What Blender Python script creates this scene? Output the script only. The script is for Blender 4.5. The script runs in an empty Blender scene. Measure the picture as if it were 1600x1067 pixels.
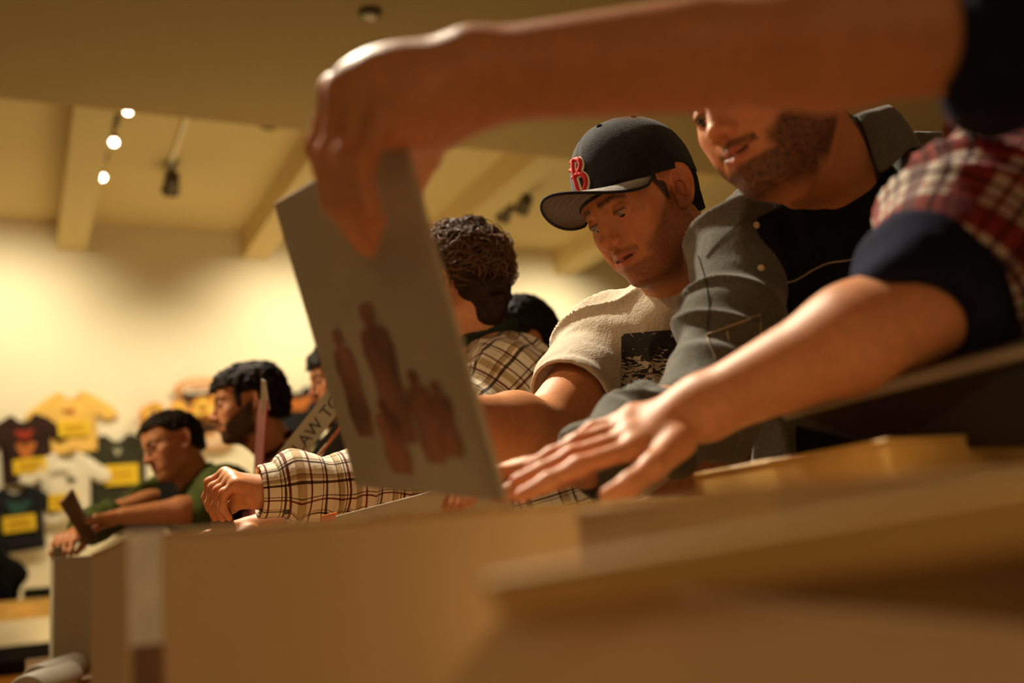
import bpy, bmesh, math, random
import numpy as np
random.seed(4); rng = np.random.default_rng(7)
SC = bpy.context.scene
COL = SC.collection

# ---------------------------------------------------------------- camera
F = 1556.0; PITCH = math.radians(11.9); ROLL = math.radians(-5.2); CAM = np.array([0, 0, 1.10])
def Rx(a): c, s = math.cos(a), math.sin(a); return np.array([[1, 0, 0], [0, c, -s], [0, s, c]])
def Rz(a): c, s = math.cos(a), math.sin(a); return np.array([[c, -s, 0], [s, c, 0], [0, 0, 1]])
RC = Rx(math.pi/2 + PITCH) @ Rz(ROLL)
def at(px, py, d): return CAM + RC @ (np.array([(px-800)/F, -(py-533.5)/F, -1.0])*d)
cd = bpy.data.cameras.new('camera'); cam = bpy.data.objects.new('camera', cd); COL.objects.link(cam)
from mathutils import Matrix, Vector
cam.matrix_world = Matrix([list(RC[0])+[0], list(RC[1])+[0], list(RC[2])+[1.10], [0, 0, 0, 1]])
cd.sensor_width = 36; cd.lens = 36*F/1600; cd.clip_start = .02
cd.dof.use_dof = True; cd.dof.focus_distance = 1.60; cd.dof.aperture_fstop = 1.9; cd.dof.aperture_blades = 9
SC.camera = cam
SC.view_settings.view_transform = 'Standard'; SC.view_settings.look = 'None'
SC.view_settings.exposure = 0.0; SC.view_settings.gamma = 1; SC.view_settings.use_curve_mapping = False
SC.cycles.use_denoising = True
SC.cycles.max_bounces = 8; SC.cycles.diffuse_bounces = 4; SC.cycles.sample_clamp_indirect = 4
# room frame: U runs along the bins and ceiling beams to the back wall, V to the right
U = np.array([-.454, .891, 0]); V = np.array([.891, .454, 0]); Z = np.array([0, 0, 1.])
def uv(u, v, z=0): return U*u + V*v + Z*z
YAW = math.atan2(V[1], V[0])       # rotation that maps local x->V, y->U
# ---------------------------------------------------------------- world and lights
w = bpy.data.worlds.new('world'); SC.world = w; w.use_nodes = True
w.node_tree.nodes['Background'].inputs[0].default_value = (1.0, .60, .22, 1)
w.node_tree.nodes['Background'].inputs[1].default_value = .16
def spot(name, loc, to, power, size=50, blend=.6, col=(1, .78, .45), rad=.05):
    l = bpy.data.lights.new(name, 'SPOT'); l.energy = power; l.spot_size = math.radians(size); l.spot_blend = blend
    l.color = col; l.shadow_soft_size = rad
    o = bpy.data.objects.new(name, l); COL.objects.link(o); o.location = loc
    o.rotation_euler = (Vector(to)-Vector(loc)).to_track_quat('-Z', 'Y').to_euler(); return o
WARM = (1, .88, .66)
# track spots above the bins, behind the browsers (bright rims), then face fills
spot('bin_and_fill_spot', uv(2.7, .16, 4.1), uv(1.0, .5, 1.2), 820, 36, .5, WARM, .085)
spot('bin_and_fill_spot', uv(4.2, .2, 4.1), uv(2.0, .6, 1.2), 640, 36, .5, WARM, .085)
spot('bin_and_fill_spot', uv(3.7, -2.1, 4.1), uv(3.5, .5, 1.45), 620, 26, .6, (1, .80, .5), .05)  # face fill, set in front of the far men to brighten them
spot('bin_and_fill_spot', uv(2.3, -2.4, 4.0), uv(1.35, .95, 1.62), 330, 15, .8, (1, .64, .34), .22)  # added soft fill on the nearer faces, standing for bounce off the table
# wall washers on the ceiling tracks
WALLS = [(-.2, 2.9, 195), (1.2, 1.0, 80), (2.6, 2.8, 215), (5.5, 2.8, 260), (8.4, 2.8, 110), (-3.0, 2.8, 170)]
for v_, zt, p_ in WALLS:
    spot('wall_washer', uv(8.35, v_, 4.25), uv(10.0, v_, zt), p_, 104, 1.0, (1, .89, .66), .06)
# added area fills for soft room light, no lamps stand there
def area(name, loc, to, power, sx, sy, col):
    l = bpy.data.lights.new(name, 'AREA'); l.shape = 'RECTANGLE'; l.size = sx; l.size_y = sy; l.energy = power; l.color = col
    o = bpy.data.objects.new(name, l); COL.objects.link(o); o.location = loc
    o.rotation_euler = (Vector(to)-Vector(loc)).to_track_quat('-Z', 'Y').to_euler(); return o
area('hall_fill', uv(-3.5, -2.4, 2.4), uv(1.2, .6, 1.2), 24, 3.0, 2.0, (1, .64, .34))  # unseen fill from behind the camera
area('hall_fill', uv(8.0, 2.0, .6), uv(8.0, 2.0, 4.3), 75, 5, 3, (1, .78, .42))  # low upward fill standing for bounce on the ceiling

# ---------------------------------------------------------------- materials
def mat(name, col, rough=.6, metal=0, spec=.3, bump=None, var=None, attr=None, sss=0, sheen=0, emit=None, coat=0):
    m = bpy.data.materials.new(name); m.use_nodes = True; nt = m.node_tree; b = nt.nodes['Principled BSDF']
    b.inputs['Base Color'].default_value = (*col, 1); b.inputs['Roughness'].default_value = rough
    b.inputs['Metallic'].default_value = metal; b.inputs['Specular IOR Level'].default_value = spec
    if coat: b.inputs['Coat Weight'].default_value = coat
    if sss:
        b.inputs['Subsurface Weight'].default_value = sss; b.inputs['Subsurface Radius'].default_value = (1, .3, .12)
        b.inputs['Subsurface Scale'].default_value = .012
    if sheen: b.inputs['Sheen Weight'].default_value = sheen; b.inputs['Sheen Roughness'].default_value = .5
    if emit: b.inputs['Emission Color'].default_value = (*emit[:3], 1); b.inputs['Emission Strength'].default_value = emit[3]
    tc = nt.nodes.new('ShaderNodeTexCoord'); src = None
    if attr:
        a = nt.nodes.new('ShaderNodeAttribute'); a.attribute_name = attr; src = a.outputs['Color']
    if var:
        sc, amt = var[0], var[1]; stretch = var[2] if len(var) > 2 else (1, 1, 1)
        mp = nt.nodes.new('ShaderNodeMapping'); mp.inputs['Scale'].default_value = stretch
        n = nt.nodes.new('ShaderNodeTexNoise'); n.inputs['Scale'].default_value = sc; n.inputs['Detail'].default_value = 5
        nt.links.new(tc.outputs['Object'], mp.inputs[0]); nt.links.new(mp.outputs[0], n.inputs[0])
        r = nt.nodes.new('ShaderNodeMapRange'); r.inputs[1].default_value = .3; r.inputs[2].default_value = .7
        r.inputs[3].default_value = 1-amt; r.inputs[4].default_value = 1+amt
        nt.links.new(n.outputs[0], r.inputs[0])
        mx = nt.nodes.new('ShaderNodeVectorMath'); mx.operation = 'SCALE'
        if src: nt.links.new(src, mx.inputs[0])
        else: mx.inputs[0].default_value = col
        nt.links.new(r.outputs[0], mx.inputs['Scale']); src = mx.outputs[0]
    if src: nt.links.new(src, b.inputs['Base Color'])
    if bump:
        bs = bump if isinstance(bump, list) else [bump]; prev = None
        for sc, st, stretch in bs:
            mp = nt.nodes.new('ShaderNodeMapping'); mp.inputs['Scale'].default_value = stretch
            n = nt.nodes.new('ShaderNodeTexNoise'); n.inputs['Scale'].default_value = sc; n.inputs['Detail'].default_value = 4
            nt.links.new(tc.outputs['Object'], mp.inputs[0]); nt.links.new(mp.outputs[0], n.inputs[0])
            bp = nt.nodes.new('ShaderNodeBump'); bp.inputs['Strength'].default_value = st; bp.inputs['Distance'].default_value = .004
            nt.links.new(n.outputs[0], bp.inputs['Height'])
            if prev: nt.links.new(prev, bp.inputs['Normal'])
            prev = bp.outputs[0]
        nt.links.new(prev, b.inputs['Normal'])
    return m
def plaid(name, base, warp, weft, per=.12, rough=.85, bumpst=.3):
    """warp / weft: lists of (start, end, colour) in 0..1 of the period, multiplied onto the base"""
    m = bpy.data.materials.new(name); m.use_nodes = True; nt = m.node_tree; b = nt.nodes['Principled BSDF']
    b.inputs['Roughness'].default_value = rough; b.inputs['Specular IOR Level'].default_value = .15
    b.inputs['Sheen Weight'].default_value = .2
    a = nt.nodes.new('ShaderNodeAttribute'); a.attribute_name = 'weave'
    sp = nt.nodes.new('ShaderNodeSeparateXYZ'); nt.links.new(a.outputs['Vector'], sp.inputs[0])
    outs = []
    for ax, bands in ((0, warp), (1, weft)):
        d = nt.nodes.new('ShaderNodeMath'); d.operation = 'DIVIDE'; d.inputs[1].default_value = per
        fr = nt.nodes.new('ShaderNodeMath'); fr.operation = 'FRACT'
        nt.links.new(sp.outputs[ax], d.inputs[0]); nt.links.new(d.outputs[0], fr.inputs[0])
        cr = nt.nodes.new('ShaderNodeValToRGB'); cr.color_ramp.interpolation = 'CONSTANT'
        el = cr.color_ramp.elements; stops = []; pos = 0
        for s, e, c in sorted(bands):
            if s > pos + 1e-4: stops.append((pos, (1, 1, 1)))
            stops.append((s, c)); pos = e
        if pos < 1: stops.append((pos, (1, 1, 1)))
        el[0].position = 0; el[0].color = (*stops[0][1], 1)
        el.remove(el[1])
        for p_, c in stops[1:]:
            q = el.new(p_); q.color = (*c, 1)
        nt.links.new(fr.outputs[0], cr.inputs[0]); outs.append(cr.outputs[0])
    m1 = nt.nodes.new('ShaderNodeMix'); m1.data_type = 'RGBA'; m1.blend_type = 'MULTIPLY'; m1.inputs[0].default_value = 1
    nt.links.new(outs[0], m1.inputs[6]); nt.links.new(outs[1], m1.inputs[7])
    m2 = nt.nodes.new('ShaderNodeMix'); m2.data_type = 'RGBA'; m2.blend_type = 'MULTIPLY'; m2.inputs[0].default_value = 1
    m2.inputs[6].default_value = (*base, 1); nt.links.new(m1.outputs[2], m2.inputs[7])
    nt.links.new(m2.outputs[2], b.inputs['Base Color'])
    n = nt.nodes.new('ShaderNodeTexNoise'); n.inputs['Scale'].default_value = 120; n.inputs['Detail'].default_value = 4
    tc = nt.nodes.new('ShaderNodeTexCoord'); nt.links.new(tc.outputs['Object'], n.inputs[0])
    bp = nt.nodes.new('ShaderNodeBump'); bp.inputs['Strength'].default_value = bumpst; bp.inputs['Distance'].default_value = .003
    nt.links.new(n.outputs[0], bp.inputs['Height'])
    n2 = nt.nodes.new('ShaderNodeTexNoise'); n2.inputs['Scale'].default_value = 26; n2.inputs['Detail'].default_value = 5; n2.inputs['Distortion'].default_value = .8
    mp = nt.nodes.new('ShaderNodeMapping'); mp.inputs['Scale'].default_value = (1, 1, .5); nt.links.new(tc.outputs['Object'], mp.inputs[0]); nt.links.new(mp.outputs[0], n2.inputs[0])
    b2 = nt.nodes.new('ShaderNodeBump'); b2.inputs['Strength'].default_value = .8; b2.inputs['Distance'].default_value = .008
    nt.links.new(n2.outputs[0], b2.inputs['Height']); nt.links.new(bp.outputs[0], b2.inputs['Normal']); nt.links.new(b2.outputs[0], b.inputs['Normal'])
    return m

M = {}
M['wall'] = mat('wall_paint', (.84, .74, .50), .85, var=(1.2, .03), bump=(60, .05, (1, 1, 1)))
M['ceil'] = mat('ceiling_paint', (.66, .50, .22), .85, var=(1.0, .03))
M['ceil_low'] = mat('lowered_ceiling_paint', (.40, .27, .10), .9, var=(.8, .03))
M['floor'] = mat('floor_wood', (.22, .11, .04), .45, var=(6, .25, (1, .12, 1)))
M['card'] = mat('cardboard', (.74, .54, .30), .8, var=(9, .06, (1, 1, .15)), bump=(160, .12, (1, 1, .1)))
M['card_edge'] = mat('cardboard_edge', (.62, .42, .18), .8, var=(60, .15))
M['card_shade'] = mat('shaded_cardboard', (.20, .11, .04), .9, var=(20, .1))  # shaded cardboard tone for the gap below the near rail
M['honey'] = mat('honey_wood', (.66, .40, .11), .5, var=(14, .18, (.3, 1, 1)), coat=.15)
M['brown_wood'] = mat('brown_wood', (.30, .15, .05), .5, var=(10, .25, (.3, 1, 1)))
M['grey_box'] = mat('grey_board', (.42, .37, .26), .75, var=(20, .05))
M['tape'] = mat('white_tape', (.92, .90, .84), .5, var=(40, .12))
M['tape_brown'] = mat('brown_tape', (.24, .13, .07), .4, var=(40, .12))
M['sleeve'] = mat('grey_record_sleeve', (.40, .34, .25), .6, var=(7, .10))
M['sleeve_print'] = mat('sleeve_print', (.22, .085, .05), .6, var=(14, .5))
M['sleeve_dark'] = mat('black_record_sleeve', (.018, .013, .010), .45, var=(9, .4))
M['sleeve_brown'] = mat('brown_record_sleeve', (.14, .08, .04), .5, var=(9, .2))
M['plastic'] = mat('clear_plastic_edge', (.22, .17, .12), .25, spec=.6)
M['red_sleeve'] = mat('red_record_sleeve', (.32, .03, .02), .5, var=(9, .15))
M['orange'] = mat('orange_record_sleeve', (.75, .20, .04), .5, var=(9, .1))
M['white'] = mat('white_card', (.82, .76, .62), .6, var=(12, .04))
M['black'] = mat('black_ink', (.012, .010, .010), .5, var=(20, .2))
M['metal'] = mat('dark_lamp_metal', (.10, .075, .04), .4, metal=.6, var=(20, .1))
M['metal_light'] = mat('pale_lamp_metal', (.62, .50, .34), .4, metal=.3, var=(20, .1))
M['glow'] = mat('lamp_glow', (1, .9, .7), .5, emit=(1, .86, .62, 14), var=(5, .01))
M['yellow'] = mat('yellow_price_card', (.80, .52, .015), .6, var=(10, .04))
M['yellow_tee'] = mat('yellow_cotton', (.80, .48, .10), .9, var=(7, .06), bump=(14, .5, (1, 1, 1)))
M['brown_tee'] = mat('dark_brown_cotton', (.030, .010, .005), .9, var=(7, .2), bump=(14, .5, (1, 1, 1)))
M['black_tee'] = mat('black_cotton', (.009, .008, .008), .9, var=(7, .2), bump=(14, .5, (1, 1, 1)))
M['olive_tee'] = mat('olive_cotton', (.035, .032, .012), .9, var=(7, .15), bump=(14, .5, (1, 1, 1)))
M['white_tee'] = mat('white_cotton', (.78, .68, .48), .9, var=(7, .04), bump=(14, .5, (1, 1, 1)))
M['ink_orange'] = mat('orange_ink', (.45, .13, .02), .8, var=(40, .5))
M['ink_red'] = mat('red_ink', (.30, .03, .01), .8, var=(40, .5))
M['ink_teal'] = mat('teal_ink', (.02, .07, .05), .8, var=(40, .5))
M['ink_pale'] = mat('pale_ink', (.40, .36, .22), .8, var=(40, .4))
M['sign_orange'] = mat('orange_sign_board', (.72, .28, .03), .6, var=(12, .1))
M['sign_yellow'] = mat('yellow_sign_letters', (.85, .52, .08), .6, var=(12, .06))
M['sign_white'] = mat('cream_sign_board', (.80, .68, .50), .6, var=(12, .04))
M['skin'] = mat('skin', (.6, .3, .2), .48, spec=.35, attr='tone', var=(90, .10), sss=.25, bump=(380, .12, (1, 1, 1)))
M['hair_dark'] = mat('dark_brown_hair', (.015, .008, .005), .75, spec=.12, var=(50, .4, (1, 1, .15)), bump=[(70, .9, (1, 1, .12))])
M['hair_brown'] = mat('brown_hair', (.028, .013, .006), .7, spec=.12, var=(50, .4), bump=[(60, .8, (1, 1, .3))])
M['hair_strand'] = mat('brown_hair_strands', (.12, .055, .022), .6, spec=.25, var=(60, .3))
M['hair_black'] = mat('black_hair', (.010, .008, .007), .6, spec=.25, var=(50, .4), bump=[(90, .9, (1, 1, .2))])
M['eye'] = mat('eye', (.30, .22, .16), .15, spec=.6, attr='tone')
M['tee_grey'] = mat('heather_grey_cotton', (.46, .40, .31), .92, spec=.1, var=(180, .10), bump=[(260, .35, (1, 1, 1)), (30, 1.0, (1, 1, .45))], sheen=.2)
M['tee_dark_seam'] = mat('seam_thread', (.30, .25, .19), .9, var=(60, .1))
M['denim'] = mat('grey_chambray', (.088, .083, .066), .9, spec=.1, var=(230, .22), bump=[(300, .15, (1, 1, 1)), (24, 1.0, (1, 1, .35))], sheen=.25)
M['denim_seam'] = mat('pale_stitching', (.34, .28, .18), .8, var=(60, .1))
M['denim_dark'] = mat('dark_seam', (.03, .028, .022), .9, var=(60, .1))
M['black_cloth'] = mat('black_cloth', (.008, .007, .007), .95, spec=.08, var=(50, .2), bump=[(30, .4, (1, 1, .5))])
M['navy_cloth'] = mat('navy_cloth', (.010, .011, .030), .9, spec=.1, var=(60, .2), bump=[(40, .5, (1, 1, 1))])
M['green_cloth'] = mat('green_cloth', (.070, .085, .022), .9, spec=.1, var=(60, .2), bump=[(40, .4, (1, 1, 1))])
M['maroon_cloth'] = mat('maroon_cloth', (.05, .008, .005), .9, spec=.1, var=(60, .2), bump=[(40, .4, (1, 1, 1))])
M['slate_cloth'] = mat('slate_cloth', (.028, .032, .022), .9, spec=.1, var=(60, .2), bump=[(40, .4, (1, 1, 1))])
M['blue_cloth'] = mat('blue_cloth', (.012, .018, .085), .85, spec=.1, var=(60, .2), bump=[(40, .4, (1, 1, 1))])
M['trouser'] = mat('dark_trouser_cloth', (.016, .015, .018), .9, spec=.1, var=(60, .2), bump=[(40, .4, (1, 1, 1))])
M['shoe'] = mat('dark_shoe_leather', (.03, .018, .01), .5, var=(30, .2))
M['cap_navy'] = mat('charcoal_navy_wool', (.013, .012, .016), .88, spec=.12, var=(300, .35), bump=[(400, .35, (1, 1, 1)), (30, .15, (1, 1, 1))], sheen=.15)
M['cap_brim'] = mat('grey_brim_underside', (.155, .130, .098), .9, var=(200, .1), bump=[(260, .3, (1, 1, 1))])
M['cap_top'] = mat('brim_top_cloth', (.11, .095, .08), .9, var=(300, .3), sheen=.5, bump=[(300, .3, (1, 1, 1))])
M['logo_red'] = mat('red_embroidery', (.50, .015, .015), .7, var=(150, .2))
M['logo_white'] = mat('white_embroidery', (.85, .78, .66), .7, var=(150, .1))
M['glass_frame'] = mat('spectacle_wire', (.05, .03, .02), .3, metal=.3, var=(30, .1))
M['button'] = mat('ivory_button', (.55, .45, .28), .35, spec=.5, var=(60, .1))
M['button_dark'] = mat('dark_button', (.03, .018, .015), .35, spec=.5, var=(60, .1))
DKR = (.22, .05, .05); DK = (.12, .07, .05); TN = (.62, .50, .34); LT = (.86, .80, .68)
M['plaid_cream'] = plaid('cream_brown_plaid', (.70, .61, .46),
    [(.02, .065, DKR), (.09, .11, DK), (.14, .40, TN), (.22, .235, DK), (.30, .315, LT), (.42, .46, DK), (.50, .515, DK), (.70, .735, DKR), (.80, .93, TN)],
    [(.03, .08, DK), (.12, .36, TN), (.18, .195, DK), (.26, .275, LT), (.40, .445, DK), (.48, .50, DKR), (.72, .755, DKR), (.80, .82, DK)], .100)
R1 = (.45, .06, .05); R2 = (.20, .12, .16)
M['plaid_red'] = plaid('red_navy_plaid', (.50, .42, .34),
    [(0, .22, R1), (.28, .33, R2), (.45, .62, (.55, .18, .14)), (.72, .76, R2), (.86, .90, R1)],
    [(0, .22, R1), (.28, .33, R2), (.45, .62, (.35, .25, .28)), (.72, .76, R2), (.86, .90, R1)], .085)

# ---------------------------------------------------------------- mesh helpers
def tag(o, label=None, cat=None, group=None, kind=None):
    if label: o['label'] = label
    if cat: o['category'] = cat
    if group: o['group'] = group
    if kind: o['kind'] = kind
    return o
def empty(name, loc, **k):
    o = bpy.data.objects.new(name, None); COL.objects.link(o); o.location = loc; o.empty_display_size = .1
    return tag(o, **k)
def link(name, me, m, parent=None, **k):
    o = bpy.data.objects.new(name, me); COL.objects.link(o)
    if m is not None and not len(me.materials): me.materials.append(m)
    if parent is not None:
        o.parent = parent; o.matrix_parent_inverse = Matrix.Translation(-Vector(world_loc(parent)))
        if parent.rotation_euler[:] != (0, 0, 0): o.matrix_parent_inverse = parent_mat(parent).inverted()
    return tag(o, **k)
def parent_mat(o):
    m = Matrix.Translation(o.location) @ o.rotation_euler.to_matrix().to_4x4()
    if o.parent: m = parent_mat(o.parent) @ o.matrix_parent_inverse @ m
    return m
def world_loc(o): return parent_mat(o).translation
def mesh_np(name, V_, F_, smooth=True):
    """vertices (n,3), quads/tris (m,4|3) in world coordinates -> mesh"""
    me = bpy.data.meshes.new(name); V_ = np.asarray(V_, dtype=np.float32); F_ = np.asarray(F_, dtype=np.int32)
    k = F_.shape[1]
    me.vertices.add(len(V_)); me.vertices.foreach_set('co', V_.ravel())
    me.loops.add(F_.size); me.loops.foreach_set('vertex_index', F_.ravel())
    me.polygons.add(len(F_)); me.polygons.foreach_set('loop_start', np.arange(0, F_.size, k, dtype=np.int32))
    me.update(calc_edges=True); me.validate()
    if smooth: me.polygons.foreach_set('use_smooth', np.ones(len(me.polygons), dtype=bool))
    return me
def setcol(me, name, C):
    a = me.color_attributes.new(name, 'FLOAT_COLOR', 'POINT'); C = np.asarray(C, dtype=np.float32)
    if C.shape[1] == 3: C = np.concatenate([C, np.ones((len(C), 1), np.float32)], 1)
    a.data.foreach_set('color', C.ravel())
def setvec(me, name, C):
    a = me.attributes.new(name, 'FLOAT_VECTOR', 'POINT'); a.data.foreach_set('vector', np.asarray(C, dtype=np.float32).ravel())
def bm_mesh(bm, name='m', smooth=False):
    me = bpy.data.meshes.new(name); bmesh.ops.recalc_face_normals(bm, faces=bm.faces); bm.to_mesh(me); bm.free()
    if smooth:
        for p in me.polygons: p.use_smooth = True
    return me
def hexa(P, bev=0, seg=1):
    """8 corners: bottom 4 (ccw) then top 4"""
    bm = bmesh.new(); v = [bm.verts.new(p) for p in P]
    for f in ((0, 3, 2, 1), (4, 5, 6, 7), (0, 1, 5, 4), (1, 2, 6, 5), (2, 3, 7, 6), (3, 0, 4, 7)): bm.faces.new([v[i] for i in f])
    bmesh.ops.recalc_face_normals(bm, faces=bm.faces)
    if bev: bmesh.ops.bevel(bm, geom=bm.edges[:], offset=bev, segments=seg, affect='EDGES', profile=.6)
    return bm
def uvbox(u0, u1, v0, v1, z0, z1, bev=0, seg=1):
    P = [uv(a, b, z) for z in (z0, z1) for a, b in ((u0, v0), (u0, v1), (u1, v1), (u1, v0))]
    return hexa(P, bev, seg)
def slab(o, ex, ey, n, w_, h_, t, bev=0):
    """panel with corner o, edges ex*w, ey*h and thickness n*t"""
    o, ex, ey, n = map(np.asarray, (o, ex, ey, n))
    P = [o+ex*a*w_+ey*b*h_+n*c for c in (0, t) for a, b in ((0, 0), (1, 0), (1, 1), (0, 1))]
    return hexa(P, bev)
def join(bms):
    out = bmesh.new()
    for b in bms:
        me = bpy.data.meshes.new('tmp'); b.to_mesh(me); b.free(); out.from_mesh(me); bpy.data.meshes.remove(me)
    return out
def tube(pts, r, n=8, close=False):
    """tube along points, radius scalar or list -> (verts, quads)"""
    P = np.asarray(pts, float); k = len(P); r = np.broadcast_to(np.asarray(r, float), (k,))
    T = np.gradient(P, axis=0); T /= np.linalg.norm(T, axis=1)[:, None]+1e-12
    a = np.array([0, 0, 1.]) if abs(T[0][2]) < .9 else np.array([1., 0, 0])
    vs = []
    for i in range(k):
        b = np.cross(T[i], a); b /= np.linalg.norm(b)+1e-12; a = np.cross(b, T[i])
        for j in range(n):
            t = 2*math.pi*j/n; vs.append(P[i]+r[i]*(b*math.cos(t)+a*math.sin(t)))
    fs = [[i*n+j, i*n+(j+1) % n, (i+1)*n+(j+1) % n, (i+1)*n+j] for i in range(k-1) for j in range(n)]
    return np.array(vs), fs
def tubes_mesh(name, list_):
    V_, F_ = [], []; o = 0
    for v, f in list_:
        V_.append(v); F_ += [[q+o for q in p] for p in f]; o += len(v)
    return mesh_np(name, np.concatenate(V_), F_)
def text_mesh(body, size, depth, name='lettering'):
    c = bpy.data.curves.new(name, 'FONT'); c.body = body; c.size = size; c.extrude = depth; c.align_x = 'CENTER'; c.align_y = 'CENTER'
    c.resolution_u = 3
    o = bpy.data.objects.new('tmp', c); COL.objects.link(o)
    dg = bpy.context.evaluated_depsgraph_get(); me = bpy.data.meshes.new_from_object(o.evaluated_get(dg))
    bpy.data.objects.remove(o); return me
def place_mesh(me, O, X, Y, N=None):
    """map mesh local xy to world plane"""
    O, X, Y = map(np.asarray, (O, X, Y)); N = np.cross(X, Y) if N is None else np.asarray(N)
    co = np.empty(len(me.vertices)*3, np.float32); me.vertices.foreach_get('co', co); co = co.reshape(-1, 3)
    w_ = O + co[:, :1]*X + co[:, 1:2]*Y + co[:, 2:3]*N
    me.vertices.foreach_set('co', w_.astype(np.float32).ravel()); me.update(); return me

# ---------------------------------------------------------------- noise + signed distance tools
def _h(i, j, k, s=0):
    n = (i*374761393 + j*668265263 + k*2147483647 + s*97531) & 0xffffffff
    n = ((n ^ (n >> 13))*1274126177) & 0xffffffff
    return ((n ^ (n >> 16)) & 0xffff)/65535.0
def vnoise(P, s=0):
    P = np.asarray(P, np.float64); i = np.floor(P).astype(np.int64); f = P-i; f = f*f*(3-2*f); r = 0
    for a in (0, 1):
        for b in (0, 1):
            for c in (0, 1):
                r = r + (f[:, 0] if a else 1-f[:, 0])*(f[:, 1] if b else 1-f[:, 1])*(f[:, 2] if c else 1-f[:, 2])*_h(i[:, 0]+a, i[:, 1]+b, i[:, 2]+c, s)
    return r
def A(*p): return np.array(p, np.float32)
def cap(a, b, ra, rb=None):
    rb = ra if rb is None else rb; a = np.asarray(a, np.float32); b = np.asarray(b, np.float32); ab = b-a; L = float(ab@ab)+1e-12
    def f(P):
        p = P-a; t = np.clip((p@ab)/L, 0, 1); return np.sqrt(((p-t[:, None]*ab)**2).sum(1))-(ra+(rb-ra)*t)
    return f
def ell(c, r, Mx=None):
    c = np.asarray(c, np.float32); r = np.asarray(r, np.float32)
    def f(P):
        p = P-c
        if Mx is not None: p = p@Mx
        q = p/r; k0 = np.sqrt((q*q).sum(1))+1e-9; k1 = np.sqrt(((q/r)**2).sum(1))+1e-9; return k0*(k0-1)/k1
    return f
def box(c, h, Mx=None, rr=0):
    c = np.asarray(c, np.float32); h = np.asarray(h, np.float32)
    def f(P):
        p = P-c
        if Mx is not None: p = p@Mx
        q = np.abs(p)-h; return np.sqrt((np.maximum(q, 0)**2).sum(1))+np.minimum(q.max(1), 0)-rr
    return f
def plane(o, n):
    o = np.asarray(o, np.float32); n = np.asarray(n, np.float32); n = n/np.linalg.norm(n)
    return lambda P: (P-o)@n
def smin(a, b, k):
    if k <= 0: return np.minimum(a, b)
    h = np.maximum(k-np.abs(a-b), 0)/k; return np.minimum(a, b)-h*h*k*.25
def smax(a, b, k): return -smin(-a, -b, k)
def ev(ops, P):
    d = None
    for t, k, f in ops:
        x = f(P)
        if d is None: d = x
        elif t == 'u': d = smin(d, x, k)
        elif t == 's': d = smax(d, -x, k)
        elif t == 'i': d = smax(d, x, k)
    return d
def iso(ops, lo, hi, h):
    """sparse evaluation, then surface nets; returns verts, quads"""
    lo = np.array(lo, np.float32); hi = np.array(hi, np.float32); lv = 3
    n = (np.ceil((hi-lo)/(h*2**lv)).astype(int))+1
    H = h*2**lv
    g = np.stack(np.meshgrid(*[np.arange(q) for q in n], indexing='ij'), -1).reshape(-1, 3).astype(np.float32)
    D = ev(ops, lo+g*H).reshape(n).astype(np.float32)
    for l in range(lv):
        n2 = (np.array(D.shape)-1)*2+1
        D2 = np.empty(n2, np.float32)
        R_ = D.repeat(2, 0)[:n2[0]].repeat(2, 1)[:, :n2[1]].repeat(2, 2)[:, :, :n2[2]]
        D2[:] = R_
        m = np.abs(R_) < H*2.0
        H /= 2
        idx = np.argwhere(m)
        vals = np.empty(len(idx), np.float32)
        for s in range(0, len(idx), 400000):
            vals[s:s+400000] = ev(ops, lo+idx[s:s+400000].astype(np.float32)*H)
        D2[m] = vals; D = D2
    # close at the border
    for ax in range(3):
        sl = [slice(None)]*3
        for e in (0, -1):
            sl[ax] = e; D[tuple(sl)] = np.maximum(D[tuple(sl)], h*.5)
    S = D < 0
    c = np.zeros(np.array(D.shape)-1, np.uint8)
    for a in (0, 1):
        for b in (0, 1):
            for e in (0, 1):
                c += S[a:S.shape[0]-1+a, b:S.shape[1]-1+b, e:S.shape[2]-1+e]
    act = (c > 0) & (c < 8); idx = np.argwhere(act); vid = np.full(act.shape, -1, np.int32); vid[act] = np.arange(len(idx))
    cor = [(a, b, e) for a in (0, 1) for b in (0, 1) for e in (0, 1)]
    val = np.stack([D[idx[:, 0]+a, idx[:, 1]+b, idx[:, 2]+e] for a, b, e in cor], 1)
    acc = np.zeros((len(idx), 3), np.float32); cnt = np.zeros(len(idx), np.float32)
    for i in range(8):
        for j in range(i+1, 8):
            df = np.array(cor[j])-np.array(cor[i])
            if np.abs(df).sum() != 1: continue
            a, b = val[:, i], val[:, j]; m = (a < 0) != (b < 0); t = a/(a-b+1e-20)
            acc[m] += (np.array(cor[i])+t[m, None]*df); cnt[m] += 1
    Vt = lo+(idx+acc/np.maximum(cnt, 1)[:, None])*h
    Q = []
    for ax in range(3):
        o1, o2 = (ax+1) % 3, (ax+2) % 3
        s0 = [slice(None)]*3; s1 = [slice(None)]*3; s0[ax] = slice(0, -1); s1[ax] = slice(1, None)
        for o in (o1, o2): s0[o] = slice(1, -1); s1[o] = slice(1, -1)
        a, b = S[tuple(s0)], S[tuple(s1)]; m = a != b; e = np.argwhere(m); flip = a[m]
        if not len(e): continue
        base = e.copy(); base[:, o1] += 1; base[:, o2] += 1
        def vv(d1, d2):
            q = base.copy(); q[:, o1] += d1; q[:, o2] += d2; return vid[q[:, 0], q[:, 1], q[:, 2]]
        q = np.stack([vv(-1, -1), vv(0, -1), vv(0, 0), vv(-1, 0)], 1); q[~flip] = q[~flip][:, ::-1]; Q.append(q)
    Q = np.concatenate(Q); Q = Q[(Q >= 0).all(1)]
    return Vt, Q
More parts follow.
